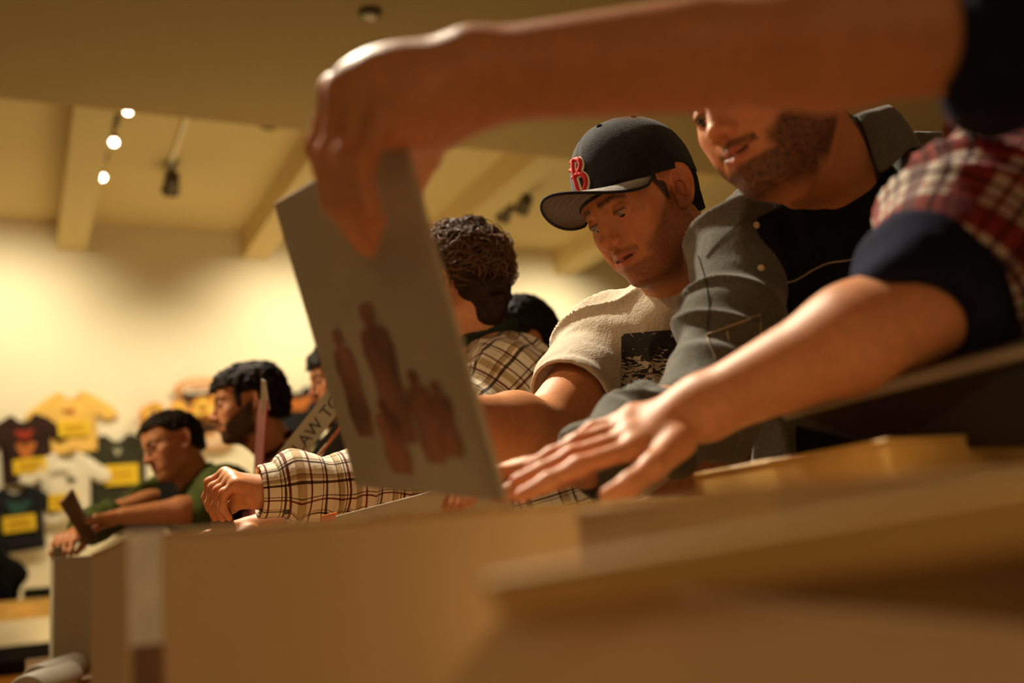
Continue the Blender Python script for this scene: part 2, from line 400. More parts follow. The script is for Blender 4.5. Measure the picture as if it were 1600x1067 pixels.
def normals(V_, Q):
    n = np.cross(V_[Q[:, 2]]-V_[Q[:, 0]], V_[Q[:, 3]]-V_[Q[:, 1]]); N = np.zeros_like(V_)
    for j in range(4): 
        for ax in range(3): N[:, ax] += np.bincount(Q[:, j], n[:, ax], len(V_))
    return N/(np.linalg.norm(N, axis=1)[:, None]+1e-12)
def smooth_mesh(V_, Q, it=1, lam=.5):
    for _ in range(it):
        S = np.zeros_like(V_); c = np.zeros(len(V_))
        for j in range(4):
            a, b = Q[:, j], Q[:, (j+1) % 4]
            for ax in range(3): S[:, ax] += np.bincount(a, V_[b, ax], len(V_))+np.bincount(b, V_[a, ax], len(V_))
            c += np.bincount(a, None, len(V_))+np.bincount(b, None, len(V_))
        V_ = V_+(S/np.maximum(c, 1)[:, None]-V_)*lam
    return V_.astype(np.float32)
def frame(fwd, up):
    f = np.array(fwd, float); f /= np.linalg.norm(f); u = np.array(up, float); u -= f*(u@f); u /= np.linalg.norm(u)
    return np.stack([np.cross(f, u), f, u], 1).astype(np.float32)      # columns: person's right, forward, up
# ---------------------------------------------------------------- anatomy
def head_sdf(C, Mh, s=1.0, jaw=1.0, mouth_open=.0, lids=.0035, nose=1.0, smile=0, hairless=True):
    C = np.asarray(C, np.float32)
    e1 = []
    def u(k, f): e1.append(('u', k, f))
    def sub(k, f): e1.append(('s', k, f))
    # X is |x| for all of these
    u(0, ell((0, -.016, .043), (.0765, .097, .082)))
    u(.03, ell((0, .032, .050), (.060, .055, .060)))
    u(.03, ell((0, .030, -.022), (.058*jaw, .060, .074)))
    u(.025, cap((.052*jaw, -.004, -.052), (.022*jaw, .056, -.088), .017, .017))
    u(.02, ell((0, .071, -.091), (.022, .018, .016)))
    u(.022, ell((.044, .056, -.014), (.020, .018, .017)))
    u(.02, ell((.036, .058, -.048), (.020, .020, .026)))
    u(.012, cap((.010, .086, .031), (.043, .068, .033), .009, .008))
    sub(.016, ell((.031, .100, .009), (.017, .019, .014)))
    u(.004, ell((.031, .0735, .012), (.0150, .0150, .0125)))
    sub(.0012, ell((.0315, .0885, .0095-lids*.5), (.0125, .010, lids), None))
    u(.012, cap((0, .086, .022), (0, .104, -.019), .0075, .0095*nose))
    u(.006, ell((0, .1070, -.0235), (.0108*nose, .0100, .0092)))
    u(.006, ell((.0125*nose, .0955, -.0275), (.0078, .0105, .0080)))
    sub(.003, ell((.0065, .0995, -.0365), (.0040, .0060, .0045)))
    u(.016, ell((0, .066, -.056), (.031, .030, .026)))
    u(.004, cap((0, .0945, -.0490), (.022, .0825, -.0535+smile), .0060, .0034))
    u(.004, cap((0, .0925, -.0610-mouth_open), (.019, .0825, -.0570+smile-mouth_open*.4), .0072, .0040))
    sub(.003, cap((0, .0990, -.0548-mouth_open*.5), (.023, .0860, -.0550+smile*1.2-mouth_open*.3), .0018+mouth_open*.35, .0012))
    sub(.006, ell((0, .099, -.0740), (.014, .007, .005)))
    sub(.010, cap((.021, .099, -.035), (.034, .086, -.056), .0015, .0015))
    # ear: local axes outward / back / up, turned out and tilted back
    ca, sa = math.cos(math.radians(24)), math.sin(math.radians(24)); ct, st = math.cos(math.radians(12)), math.sin(math.radians(12))
    o_ = np.array([ca, sa, 0]); b_ = np.array([sa, -ca, 0]); up = np.array([0, 0, 1.])
    b2 = b_*ct - up*st; a2 = up*ct + b_*st
    Me = np.stack([o_, b2, a2], 1).astype(np.float32); Ce = A(.079, -.012, .002)
    def ear(P):
        p = (P-Ce)@Me; o, b, a = p[:, 0], p[:, 1], p[:, 2]
        wb = .0165+.0035*np.clip(a/.03, -1, 1)
        e = np.sqrt((b/wb)**2+(a/.0325)**2); sh = np.maximum((e-1)*.017, np.abs(o-.002-.15*b)-.0024)
        ring = np.sqrt(((e-.90)*.018)**2+(o-.0068-.22*b)**2)-.0034
        ring = np.where((b < -.004) & (a < .004), ring+.01, ring)
        e3 = np.sqrt(((b+.001)/.0070)**2+((a+.004)/.012)**2)
        anti = np.sqrt(((np.sqrt((b/(wb*.62))**2+((a+.003)/.0215)**2)-1)*.012)**2+(o-.0062)**2)-.0024
        anti = np.where(b < -.002, anti+.01, anti)
        d = smin(smin(sh, ring, .003), anti, .003)
        d = smin(d, ell((.001, -.006, -.027), (.0045, .0075, .0080))(p), .006)
        d = smin(d, ell((.003, -.0145, -.007), (.004, .004, .005))(p), .005)
        d = smax(d, -(np.maximum((e3-1)*.010, -.0012-o)), .002)
        return smin(d, ell((-.0045, .000, -.004), (.0032, .013, .018))(p), .002)
    u(.006, ear)
    def f(P):
        L = ((P-C)@Mh)/s; L[:, 0] = np.abs(L[:, 0]); return ev(e1, L)*s
    return f
SK = dict(base=(.57, .235, .10), lip=(.42, .12, .07), red=(.60, .22, .10))
def tone_head(V_, C, Mh, s, N, beard=None, brow=(.07, .035, .015), base=SK['base'], lip=SK['lip'], hair=None, stub=None, hairline=None):
    """natural colours of a head: skin, lips, brows, beard and close-cropped hair, plus shade between the lips"""
    L = ((V_-C)@Mh)/s; x, y, z = np.abs(L[:, 0]), L[:, 1], L[:, 2]; col = np.tile(np.array(base), (len(V_), 1))
    def mixin(m, c):
        nonlocal col; m = np.clip(m, 0, 1)[:, None]; col = col*(1-m)+np.array(c)*m
    nz = vnoise(L*60, 3)
    flush = np.exp(-(((x-.042)/.022)**2+((z+.02)/.022)**2))*(y > .03)+np.exp(-((x/.014)**2+((y-.112)/.014)**2+((z+.024)/.014)**2))
    mixin(flush*.35, (.62, .20, .10)); mixin((x > .073)*(y < .02)*(np.abs(z) < .045)*.3, (.66, .20, .10))
    lp = np.exp(-(((x)/.022)**6+((z+.056+.10*x)/.0085)**4))*(y > .078)
    mixin(lp, lip)
    mixin(((np.abs(z+.0555) < .0022)*(x < .021)*(y > .074)*(y < .095))*.85, (.05, .012, .008))  # shade painted into the gap between the lips
    bz = .031+.10*x-.5*np.maximum(x-.032, 0)
    br = np.exp(-((z-bz)/(.0052))**2)*(x > .010)*(x < .050)*(y > .05)
    mixin(br*(.75+.4*vnoise(L*260, 5)), brow)
    lash = np.exp(-((z-.0115)/.0024)**2)*(x > .019)*(x < .044)*(y > .066); mixin(lash*.9, (.03, .015, .01))
    if beard is not None or stub is not None:
        c, dens = beard if beard is not None else stub
        jawline = np.clip((-.030-z+.25*np.maximum(.07-y, 0)-.9*np.maximum(x-.055, 0)*0)/.012, 0, 1)
        cheek = np.clip((-(z+.052)+.9*(.075-y)-.12)/.014+4.6, 0, 1)
        side = np.clip((x-.034)/.012, 0, 1)
        area_ = np.clip(((-.020-z)+(.045-y)*.75)/.012, 0, 1)*side*np.clip((y+.014)/.008, 0, 1)*(z < .03)
        low = np.clip((-.066-z)/.006, 0, 1)*np.clip((y-.0)/.02, 0, 1)
        must = np.exp(-(((z+.0415+.25*x)/.0055)**4))*(x < .032)*(y > .075)
        mk = np.clip(np.maximum.reduce([area_, low, must*.85]), 0, 1)*(1-lp)
        mk = mk*np.clip((z+.128)/.02, 0, 1)
        mixin(mk*dens*(.72+.5*vnoise(L*520, 9)), c)
    if hair is not None:
        hl = hairline if hairline is not None else (lambda x, y, z: np.clip((z-.055-.3*np.maximum(y-.03, 0)+1.1*np.maximum(.02-y, 0))/.006, 0, 1))
        m = hl(x, y, z); ear_ = (x > .072)*(y > -.035)*(y < .02)*(z < .045); mixin(m*(1-ear_)*(.9+.1*nz), hair)
    return col
def eyes(parent, C, Mh, s, look=(-.1, -.5), iris=(.03, .018, .01)):
    for sx in (1, -1):
        c = A(.0310*sx, .0738, .0105); V_, F_ = [], []
        n, k = 24, 16
        g = np.array([look[0], 1, look[1]]); g /= np.linalg.norm(g)
        fr = frame(g, (0, 0, 1))
        for i in range(k+1):
            th = math.pi*i/k
            for j in range(n):
                ph = 2*math.pi*j/n; V_.append(fr@np.array([math.sin(th)*math.cos(ph), math.cos(th), math.sin(th)*math.sin(ph)])*.0128)
        F_ = [[i*n+j, i*n+(j+1) % n, (i+1)*n+(j+1) % n, (i+1)*n+j] for i in range(k) for j in range(n)]
        V_ = np.array(V_); th = np.repeat(np.arange(k+1), n)*math.pi/k
        Wd = ((c+V_)*s)@Mh.T+C
        me = mesh_np('eye', Wd, F_); col = np.where((th < .46)[:, None], np.array(iris), np.array((.26, .20, .15)))
        col = np.where((th < .2)[:, None], (.004, .003, .003), col); setcol(me, 'tone', col)
        link('eye', me, M['eye'], parent)
def hand_ops(wr, fing, thumb, rs=1.0, palm=.0125, wrr=.021):
    """wr wrist; fing: four polylines knuckle..tip, thumb: polyline from its base; all world points"""
    fns = []
    pf = [('u', 0, cap(wr, np.array(wr)*.6+np.array(fing[1][0])*.4, wrr*rs, .018*rs))]
    for i, f in enumerate(fing):
        pf.append(('u', .014, cap(np.array(wr)*.75+np.array(f[0])*.25, f[0], palm*rs, .0112*rs)))
    for a, b in zip(fing[:-1], fing[1:]):
        pf.append(('u', .008, cap(a[0], b[0], .0098*rs, .0098*rs)))
    rr = ([.0100, .0094, .0084, .0070], [.0102, .0096, .0086, .0072], [.0098, .0091, .0082, .0069], [.0088, .0080, .0072, .0062])
    def chain(p, r):
        ops = [('u', .004, cap(p[i], p[i+1], r[i]*rs, r[i+1]*rs)) for i in range(len(p)-1)]
        for i in range(1, len(p)-1): ops.append(('u', .005, ell(p[i], (r[i]*rs*1.06,)*3)))
        return ops
    ch = [chain(f, r) for f, r in zip(fing, rr)]
    tp = chain(thumb, [.0165, .0120, .0108, .0088][-len(thumb):] if len(thumb) < 4 else [.0165, .0120, .0108, .0088])
    def fn(P):
        d = ev(pf, P)
        fg = None
        for c in ch:
            x = ev(c, P); fg = x if fg is None else smin(fg, x, .0022)
        d = smin(d, fg, .007); return smin(d, ev(tp, P), .010)
    return fn
def arm_ops(sh, el, wr, r=1.0, k=.02):
    sh, el, wr = map(np.asarray, (sh, el, wr)); mid = el*.68+wr*.32
    return [('u', .03, cap(sh, el, .050*r, .041*r)), ('u', .012, cap(el, mid, .0425*r, .0455*r)), ('u', .02, cap(mid, wr, .0445*r, .0265*r))]
def torso_ops(neck, shR, shL, hip, inf=0.0, w_=1.0, deep=1.0, belly=0):
    neck, shR, shL, hip = [np.asarray(a, float) for a in (neck, shR, shL, hip)]
    mid = (shR+shL)/2; lat = shL-shR; lat /= np.linalg.norm(lat); ax = (hip-neck); ax /= np.linalg.norm(ax)
    o = []
    for s in (-1, 1):
        a = mid+ax*.08+lat*.075*s*w_; b = hip+lat*.06*s*w_
        o.append(('u', .08, cap(a, b, .100*deep+inf, .105*deep+inf+belly)))
        e = shL if s > 0 else shR
        o.append(('u', .05, cap(neck+ax*.035+lat*.03*s, e, .048+inf, .056+inf)))
        o.append(('u', .05, cap(mid+ax*.06+lat*.05*s, e+ax*.02, .075+inf, .062+inf)))
    return o
def bounds(pts, pad): P = np.array(pts); return P.min(0)-pad, P.max(0)+pad
def skin_piece(ops, lo, hi, h, cuts=(), it=1):
    V_, Q = iso(list(ops)+[('i', 0, c) for c in cuts], lo, hi, h)
    return smooth_mesh(V_, Q, it, .5), Q
def merge(pieces):
    Vs, Qs, o = [], [], 0
    for V_, Q in pieces: Vs.append(V_); Qs.append(Q+o); o += len(V_)
    return np.concatenate(Vs), np.concatenate(Qs)
def weave(V_, segs):
    """cloth coordinates: along and around the nearest limb axis; segs (a, b, ref, offset)"""
    best = np.full(len(V_), 1e9); out = np.zeros((len(V_), 3))
    for a, b, ref, off in segs:
        a, b = np.asarray(a, float), np.asarray(b, float); t = b-a; L = np.linalg.norm(t); t /= L
        r1 = np.asarray(ref, float); r1 = r1-t*(r1@t); r1 /= np.linalg.norm(r1); r2 = np.cross(t, r1)
        p = V_-a; s = p@t; q = p-np.outer(s, t); rad = np.linalg.norm(q, axis=1)
        d = rad+np.maximum(0, np.maximum(-s, s-L))*2
        ang = np.arctan2(q@r2, q@r1); m = d < best; best[m] = d[m]
        out[m, 0] = s[m]+off; out[m, 1] = (ang*.062)[m]; out[m, 2] = .5
    out[:, 1] += 1.0; out[:, 0] += 1.0; return out
def folds(V_, N, segs, amp=.004, seed=0, freq=26, long=9):
    """cloth wrinkles: ridged noise running round the sleeves and down the torso"""
    best = np.full(len(V_), 1e9); d = np.zeros(len(V_))
    for i, (a, b, kind, am) in enumerate(segs):
        a, b = np.asarray(a, float), np.asarray(b, float); t = b-a; L = np.linalg.norm(t); t /= L; p = V_-a; s = p@t; q = p-np.outer(s, t)
        dd = np.linalg.norm(q, axis=1)+np.maximum(0, np.maximum(-s, s-L))
        fs, fq = (freq, long) if kind == 'ring' else (long*.6, freq)
        g = np.outer(s*fs, t)+q*fq
        g2 = g+.9*(vnoise(g*.5+7, seed+1)[:, None]-.5)*np.array([1, 1.3, -1.])*2
        n = 1-np.abs(2*vnoise(g2, seed+i)-1); n2 = vnoise(g2*2.1+3, seed+i+5)
        w_ = np.exp(-((dd-best)/.03).clip(-8, 8)); w_ = w_/(1+w_); best = np.minimum(best, dd)
        d = d*(1-w_)+w_*am*(n**2.2*1.5+n2*.45-.5)
    return V_+N*(d*amp)[:, None]
def garment(name, parent, ops, lo, hi, h, m, wsegs=None, fsegs=None, amp=.004, seed=0, it=1, freq=26, long=9, fade=(), **k):
    V_, Q = iso(ops, lo, hi, h); V_ = smooth_mesh(V_, Q, it+1, .5); N = smooth_mesh(normals(V_, Q), Q, 5, .6); N /= np.linalg.norm(N, axis=1)[:, None]+1e-9
    W_ = weave(V_, wsegs) if wsegs else None
    if fsegs:
        V2 = folds(V_, N, fsegs, amp, seed, freq, long); m_ = np.ones(len(V_))
        for o_, n_, d_ in fade: m_ *= np.clip(np.abs((V_-o_)@(np.asarray(n_)/np.linalg.norm(n_)))/d_, .15, 1)**(np.linalg.norm(V_-o_, axis=1) < .13)
        V_ = V_+(V2-V_)*m_[:, None]
    me = mesh_np(name, V_, Q)
    if W_ is not None: setvec(me, 'weave', W_)
    return link(name, me, m, parent, **k)
def polar_hair(name, parent, C, Mh, s, m, fn, off=.012, rough=.006, freq=60, seed=0, h=.003, lock=1.0):
    """hair volume: the cranium grown outwards where fn(local) > 0, combed into locks"""
    C = np.asarray(C, np.float32)
    def f(P):
        L = ((P-C)@Mh)/s; x, y, z = np.abs(L[:, 0]), L[:, 1], L[:, 2]
        d = ell((0, -.016, .043), (.0765, .097, .082))(np.stack([x, y, z], 1))
        d = smin(d, ell((0, .032, .050), (.060, .055, .060))(L), .03)
        d = smin(d, cap((0, -.045, .0), (0, -.05, -.05), .055, .05)(L), .03)
        t = fn(L)       # thickness
        nn = vnoise(L*np.array([freq, freq*lock, freq*lock]), seed)-.5+.5*(vnoise(L*freq*2.3, seed+3)-.5)
        return (d-t-nn*rough*2*np.clip(t/.006, 0, 1))*s*.8
    lo, hi = C-.17*s, C+.17*s
    V_, Q = iso([('u', 0, f)], lo, hi, h); V_ = smooth_mesh(V_, Q, 1, .4)
    return link(name, mesh_np(name, V_, Q), m, parent)
def legs(parent, hip, face, feet_z=0.0, m='trouser', off=(0, 0)):
    face = np.array([face[0], face[1], 0.]); face /= np.linalg.norm(face); rt = np.array([face[1], -face[0], 0]); hip = np.asarray(hip, float)
    ops = []; ends = []
    for s in (-1, 1):
        h0 = hip+rt*.085*s-Z*.02; ft = np.array([hip[0], hip[1], 0])+rt*.11*s+face*.02+np.array([off[0], off[1], 0])*1.0
        kn = (h0*.5+ft*.5); kn[2] = .50; kn = kn+face*.03; an = ft.copy(); an[2] = .07
        ops += [('u', .05, cap(h0, kn, .092, .066)), ('u', .03, cap(kn, an, .064, .052))]; ends.append(ft)
    ops.append(('u', .06, cap(hip+rt*.07, hip-rt*.07, .105, .105)))
    lo, hi = bounds([hip]+ends, .2); lo[2] = .05; hi[2] = hip[2]+.13
    V_, Q = iso(ops+[('i', 0, plane((0, 0, .06), (0, 0, -1)))], lo, hi, .014); N = normals(V_, Q); V_ = V_+N*(vnoise(V_*22, 4)*.006)[:, None]
    link('trousers', mesh_np('trousers', V_, Q), M[m], parent)
    for ft in ends:
        a = ft-face*.06+Z*.045; b = ft+face*.13+Z*.035
        o2 = [('u', 0, cap(a, b, .043, .036)), ('u', .03, cap(a, a+Z*.05, .04, .045)), ('i', .004, plane((0, 0, .002), (0, 0, -1)))]
        V_, Q = iso(o2, *bounds([a, b, a+Z*.05], .08), .009); link('shoe', mesh_np('shoe', V_, Q), M['shoe'], parent)

def bodycut(neck, Ch, r=.19):
    pl = plane(neck, np.asarray(Ch)-np.asarray(neck)); b = ell(Ch, (r, r, r)); return lambda P: np.minimum(pl(P), -b(P))

def neckband(name, parent, ops_torso, hc, hr, band, m, h=.0035, up=None):
    """ribbed collar band lying on the shirt round its neck hole"""
    o = [('u', 0, lambda P: ev(ops_torso, P)-.0035), ('i', .003, ell(hc, [q+band for q in hr])), ('s', .003, ell(hc, hr))]
    hc = np.asarray(hc); return garment(name, parent, o, hc-.13, hc+.13, h, m)
def shirt_collar(parent, neck, up, face, rt, m, a0=52, stand=.045, fall=.055, r0=.070, cz=0.0, tip=1.5):
    V_, F_ = [], []; n = 44; prof = None
    for i in range(n+1):
        a = math.radians(a0+(360-2*a0)*i/n); ou = face*math.cos(a)-rt*math.sin(a); fr = abs(math.cos(a/2)); e = max(0, math.cos(a))
        end = min(i, n-i)/n; tp = 1+(tip-1)*max(0, 1-end/.12)
        b = neck+up*(.012+cz)-face*.008-Z*.030*math.cos(a)
        for r_, z_ in ((r0, 0), (r0-.002, stand*.6), (r0+.002, stand), (r0+.011, stand*1.04), (r0+.022, stand*.72), (r0+.034, stand*.72-fall*.55*tp), (r0+.042, stand*.72-fall*tp)):
            V_.append(b+ou*(r_+.003*math.sin(i*.9))+up*z_)
    k = 7
    for i in range(n):
        for j in range(k-1): F_.append([i*k+j, (i+1)*k+j, (i+1)*k+j+1, i*k+j+1])
    o = link('collar', mesh_np('collar', np.array(V_), F_), m, parent); so = o.modifiers.new('thick', 'SOLIDIFY'); so.thickness = .004
    sb = o.modifiers.new('sub', 'SUBSURF'); sb.levels = sb.render_levels = 1; return o
# ================================================================ ROOM
def struct(name, bm, m, **k): return link(name, bm_mesh(bm, name), M[m], None, kind='structure', **k)
HB, HC, UB, UL = 4.30, 4.58, 10.0, 6.8      # beam underside, bay ceiling, back wall, edge of the lowered ceiling
struct('floor', uvbox(-3.0, UB+.1, -6.0, 12.0, -.1, 0), 'floor')
struct('wall_back', uvbox(UB, UB+.15, -6.0, 12.0, 0, HC+.2), 'wall')
struct('wall_right', uvbox(-3.0, UB, 12.0, 12.15, 0, HC+.2), 'wall')
struct('ceiling', uvbox(UL-.1, UB+.1, -6.0, 12.0, HC, HC+.15), 'ceil')
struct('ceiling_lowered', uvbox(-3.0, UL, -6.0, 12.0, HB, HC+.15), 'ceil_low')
struct('baseboard_back', uvbox(UB-.02, UB, -6.0, 12.0, 0, .12, .004), 'wall')
for i, v0 in enumerate((-5.2, -3.4, -1.55, .32, 2.06, 3.88, 5.75, 7.6, 9.4)):
    struct('trim_%d' % (i+1), uvbox(UL, UB, v0, v0+.26, HB, HC+.02), 'ceil')
# thin conduit along the bay ceiling
struct('trim_conduit', uvbox(UL, UB-1.4, 1.12, 1.15, HC-.035, HC-.005), 'wall')
def wallpt(px, py, off=0.0, u=UB):
    d0 = at(px, py, 1.0)-CAM; t = (u-off-CAM@U)/(d0@U); return CAM+d0*t
def zpt(px, py, z):
    d0 = at(px, py, 1.0)-CAM; t = (z-CAM[2])/d0[2]; return CAM+d0*t
# track lights: rail clip, yoke, can, lit lens
def track_light(p, aim, lit, label, group, sz=.055, ln=.17):
    t = empty('track_light', p, label=label, cat='spotlight', group=group)
    m = 'metal' if not lit else 'metal'
    q = p-Z*.17; a = np.asarray(aim, float); a /= np.linalg.norm(a)
    link('mounting_plate', bm_mesh(hexa([p+V*x*.04+U*y*.09-Z*z for z in (.03, 0) for x, y in ((-1, -1), (1, -1), (1, 1), (-1, 1))], .004)), M['metal'], t)
    link('stem', tubes_mesh('stem', [tube([p-Z*.02, q], .012)]), M[m], t)
    prof = [(-ln*.5, .3), (-ln*.45, .8), (-ln*.2, .9), (ln*.3, 1.0), (ln*.5, 1.12)]
    link('lamp_can', tubes_mesh('can', [tube([q+a*x for x, _ in prof], [sz*r for _, r in prof], 20)]), M['metal' if not lit else 'metal'], t)
    bm = bmesh.new(); r_ = bmesh.ops.create_uvsphere(bm, u_segments=16, v_segments=8, radius=sz*.86)
    fr = frame(a, (0.1, 0, 1)); 
    for v in bm.verts: c = np.array([v.co.x, v.co.z*.25, v.co.y]); v.co = Vector(q+a*ln*.46+fr@c)
    link('lens', bm_mesh(bm, smooth=True), M['glow' if lit else 'metal_light'], t)
    return t
lit = [((200, 165), 'lit ceiling spotlight nearest the lowered ceiling'), ((178, 222), 'lit ceiling spotlight in the middle of the row of three beside the beam'), ((160, 277), 'lit ceiling spotlight furthest down the beam, nearest the back wall')]
for (px, py), lb in lit:
    p = zpt(px, py+(8 if py < 200 else 0), HC-.19)+Z*.19; p[2] = HC
    track_light(p, (CAM-p)*.6+np.array([0, 0, -1.5]), True, lb, 'lit spotlights along the left beam', .034)
for (px, py), lb in (((305, 158), 'pale unlit ceiling spotlight at the edge of the lowered ceiling'), ((421, 176), 'dark unlit ceiling spotlight left of the raised hand'),
                     ((268, 285), 'dark twin ceiling fixture at the end of the thin conduit'), ((803, 210), 'round pale ceiling spotlight between raised hand and cap'),
                     ((790, 330), 'dark spotlight low over the bright wall left of the cap'), ((820, 318), 'dark spotlight just right of another over the bright wall')):
    p = zpt(px, py, HC-.17)+Z*.17; p[2] = HC
    t = track_light(p, U*.8-Z*.4 if px != 803 else (CAM-p)-Z, False, lb, None, .07, .2)
p = zpt(578, 19, HB)
bm = bmesh.new(); bmesh.ops.create_cone(bm, cap_ends=True, segments=28, radius1=.055, radius2=.075, depth=.03, matrix=Matrix.Translation(Vector(p)-Vector((0, 0, .014))))
t = empty('smoke_detector', p, label='small round detector on the lowered ceiling, top left of centre', cat='smoke detector')
link('housing', bm_mesh(bm), M['metal'], t)
bm = bmesh.new(); bmesh.ops.create_cone(bm, cap_ends=True, segments=28, radius1=.03, radius2=.045, depth=.014, matrix=Matrix.Translation(Vector(p)-Vector((0, 0, .034))))
link('grille', bm_mesh(bm), M['metal_light'], t)

# ================================================================ T-SHIRTS ON THE WALL
def tshirt(px, py, w_, h_, m, label, tilt=0, decor=None, card=None, off=.03, sl=1.0):
    """px,py: centre of the collar seen on the wall; w_ body width, h_ length in metres"""
    O = wallpt(px, py, off); t = empty('display_t_shirt', O, label=label, cat='t-shirt', group='t-shirts hung on the back wall')
    c, s = math.cos(tilt), math.sin(tilt); X = V*c+Z*s; Y = Z*c-V*s; N = -U; hw = w_/2
    half = [(0, -.07), (.05, -.055), (.085, 0), (.12, .012), (hw*.98, -.045), (hw+.13*sl, -.17), (hw+.15*sl, -.25), (hw+.06*sl, -.285), (hw*.98, -.22), (hw*.97, -.4), (hw*.99, -h_+.02), (hw*.93, -h_), (0, -h_-.005)]
    half = [(x*w_/.48 if 0 < x < .13 else x, y) for x, y in half]
    pts = half+[(-x, y) for x, y in half[-2:0:-1]]
    bm = bmesh.new(); vs = [bm.verts.new(O+X*x+Y*y) for x, y in pts]; f = bm.faces.new(vs)
    r = bmesh.ops.extrude_face_region(bm, geom=[f]); vv = [g for g in r['geom'] if isinstance(g, bmesh.types.BMVert)]
    bmesh.ops.translate(bm, verts=vv, vec=Vector(N*.018)); bmesh.ops.triangulate(bm, faces=bm.faces[:])
    bmesh.ops.subdivide_edges(bm, edges=[e for e in bm.edges if e.calc_length() > .08], cuts=2, use_grid_fill=True)
    for v in bm.verts:
        q = np.array(v.co)-O; v.co = Vector(np.array(v.co)+N*.010*math.sin(q@X*31+q@Y*9)*math.sin(q@Y*13))
    link('cloth', bm_mesh(bm, smooth=True), M[m], t)
    link('collar', tubes_mesh('collar', [tube([O+X*a+Y*b+N*.02 for a, b in ((-.085, 0), (-.07, -.03), (-.04, -.055), (0, -.066), (.04, -.055), (.07, -.03), (.085, 0))], .008)]), M[m], t)
    for (cx, cy, dw, dh, dm) in (decor or []):
        me = bpy.data.meshes.new('print'); bm = bmesh.new(); n = 26
        vs = []
        for i in range(n):
            a = 2*math.pi*i/n; k = .8+.2*math.sin(a*3+cx*50)+.10*math.sin(a*7)
            vs.append(bm.verts.new(O+X*(cx+dw/2*k*math.copysign(abs(math.cos(a))**.5, math.cos(a)))+Y*(cy+dh/2*k*math.copysign(abs(math.sin(a))**.5, math.sin(a)))+N*.034))
        bm.faces.new(vs); link('printed_design', bm_mesh(bm), M[dm], t)
    if card:
        cx, cy, cw, ch = card
        o = link('price_card', bm_mesh(slab(O+X*(cx-cw/2)+Y*(cy-ch/2)+N*.034, X, Y, N, cw, ch, .006, .001)), M['yellow'], t)
        li = [tube([O+X*(cx-cw*.34)+Y*(cy+ch*k)+N*.042, O+X*(cx+cw*.34)+Y*(cy+ch*k)+N*.042], .004, 6) for k in (.2, 0, -.2)]
        link('price_lettering', tubes_mesh('l', li), M['ink_orange'], o)
    return t
tshirt(36, 650, .42, .60, 'brown_tee', 'dark brown t-shirt with orange red print and yellow price card, left edge', .09, [(0, -.17, .17, .10, 'ink_red'), (0, -.31, .17, .16, 'ink_orange')], (.02, -.46, .27, .13), .03)
tshirt(110, 614, .42, .56, 'yellow_tee', 'bright yellow t-shirt with yellow price card, highest on the wall', .05, [(-.02, -.17, .12, .05, 'ink_orange')], (.01, -.34, .26, .14), .02, 1.25)
tshirt(182, 681, .50, .66, 'olive_tee', 'dark olive t-shirt with small round crest and yellow price card', .03, [(.0, -.15, .07, .07, 'ink_pale')], (.03, -.37, .29, .19), .01)
tshirt(103, 709, .42, .62, 'white_tee', 'white t-shirt with grey print hanging below the yellow one', .0, [(-.05, -.17, .2, .04, 'ink_pale'), (.04, -.24, .09, .05, 'olive_tee')], (-.02, -.44, .24, .15), .045, 1.2)
tshirt(24, 762, .42, .56, 'black_tee', 'black t-shirt with teal print and yellow price card, lowest on the left', .08, [(.01, -.17, .22, .12, 'ink_teal')], (.01, -.32, .26, .14), .06)
tshirt(462, 606, .48, .62, 'black_tee', 'black t-shirt with orange print behind the bearded man', .03, [(0, -.16, .34, .16, 'ink_orange')], None, .03)
tshirt(228, 790, .30, .42, 'brown_tee', 'small dark t-shirt low on the wall under the olive one', .03, None, None, .05)
# sign boards: oval plaque, SWAG letters, second oval
def oval_sign(px, py, a_, b_, txt, label, sz):
    O = wallpt(px, py, .05); t = empty('oval_sign', O, label=label, cat='sign')
    X, Y, N = V*math.cos(.07)+Z*math.sin(.07), Z, -U
    def disc(a, b, n0, n1):
        bm = bmesh.new(); v0 = []; v1 = []
        for i in range(40):
            q = 2*math.pi*i/40; p = O+X*a*math.cos(q)+Y*b*math.sin(q); v0.append(bm.verts.new(p+N*n0)); v1.append(bm.verts.new(p+N*n1))
        bm.faces.new(v1); bm.faces.new(v0[::-1])
        for i in range(40): j = (i+1) % 40; bm.faces.new((v0[i], v0[j], v1[j], v1[i]))
        return bm_mesh(bm)
    link('board', disc(a_, b_, 0, .03), M['sign_orange'], t); link('inner_panel', disc(a_*.84, b_*.68, .03, .045), M['sign_white'], t)
    me = place_mesh(text_mesh(txt, sz, .006), O+N*.052, X, Y, N); link('lettering', me, M['sign_orange'], t)
    return t
oval_sign(308, 606, .215, .095, 'WEIRD', 'orange rimmed oval sign with cream lettering panel, left of the bearded head', .11)
oval_sign(338, 688, .20, .085, 'STUFF', 'lower orange and cream oval sign under the big yellow letters', .10)
O = wallpt(262, 645, .08); t = empty('letter_sign', O, label='large yellow SWAG letter sign with orange outline on the back wall', cat='sign')
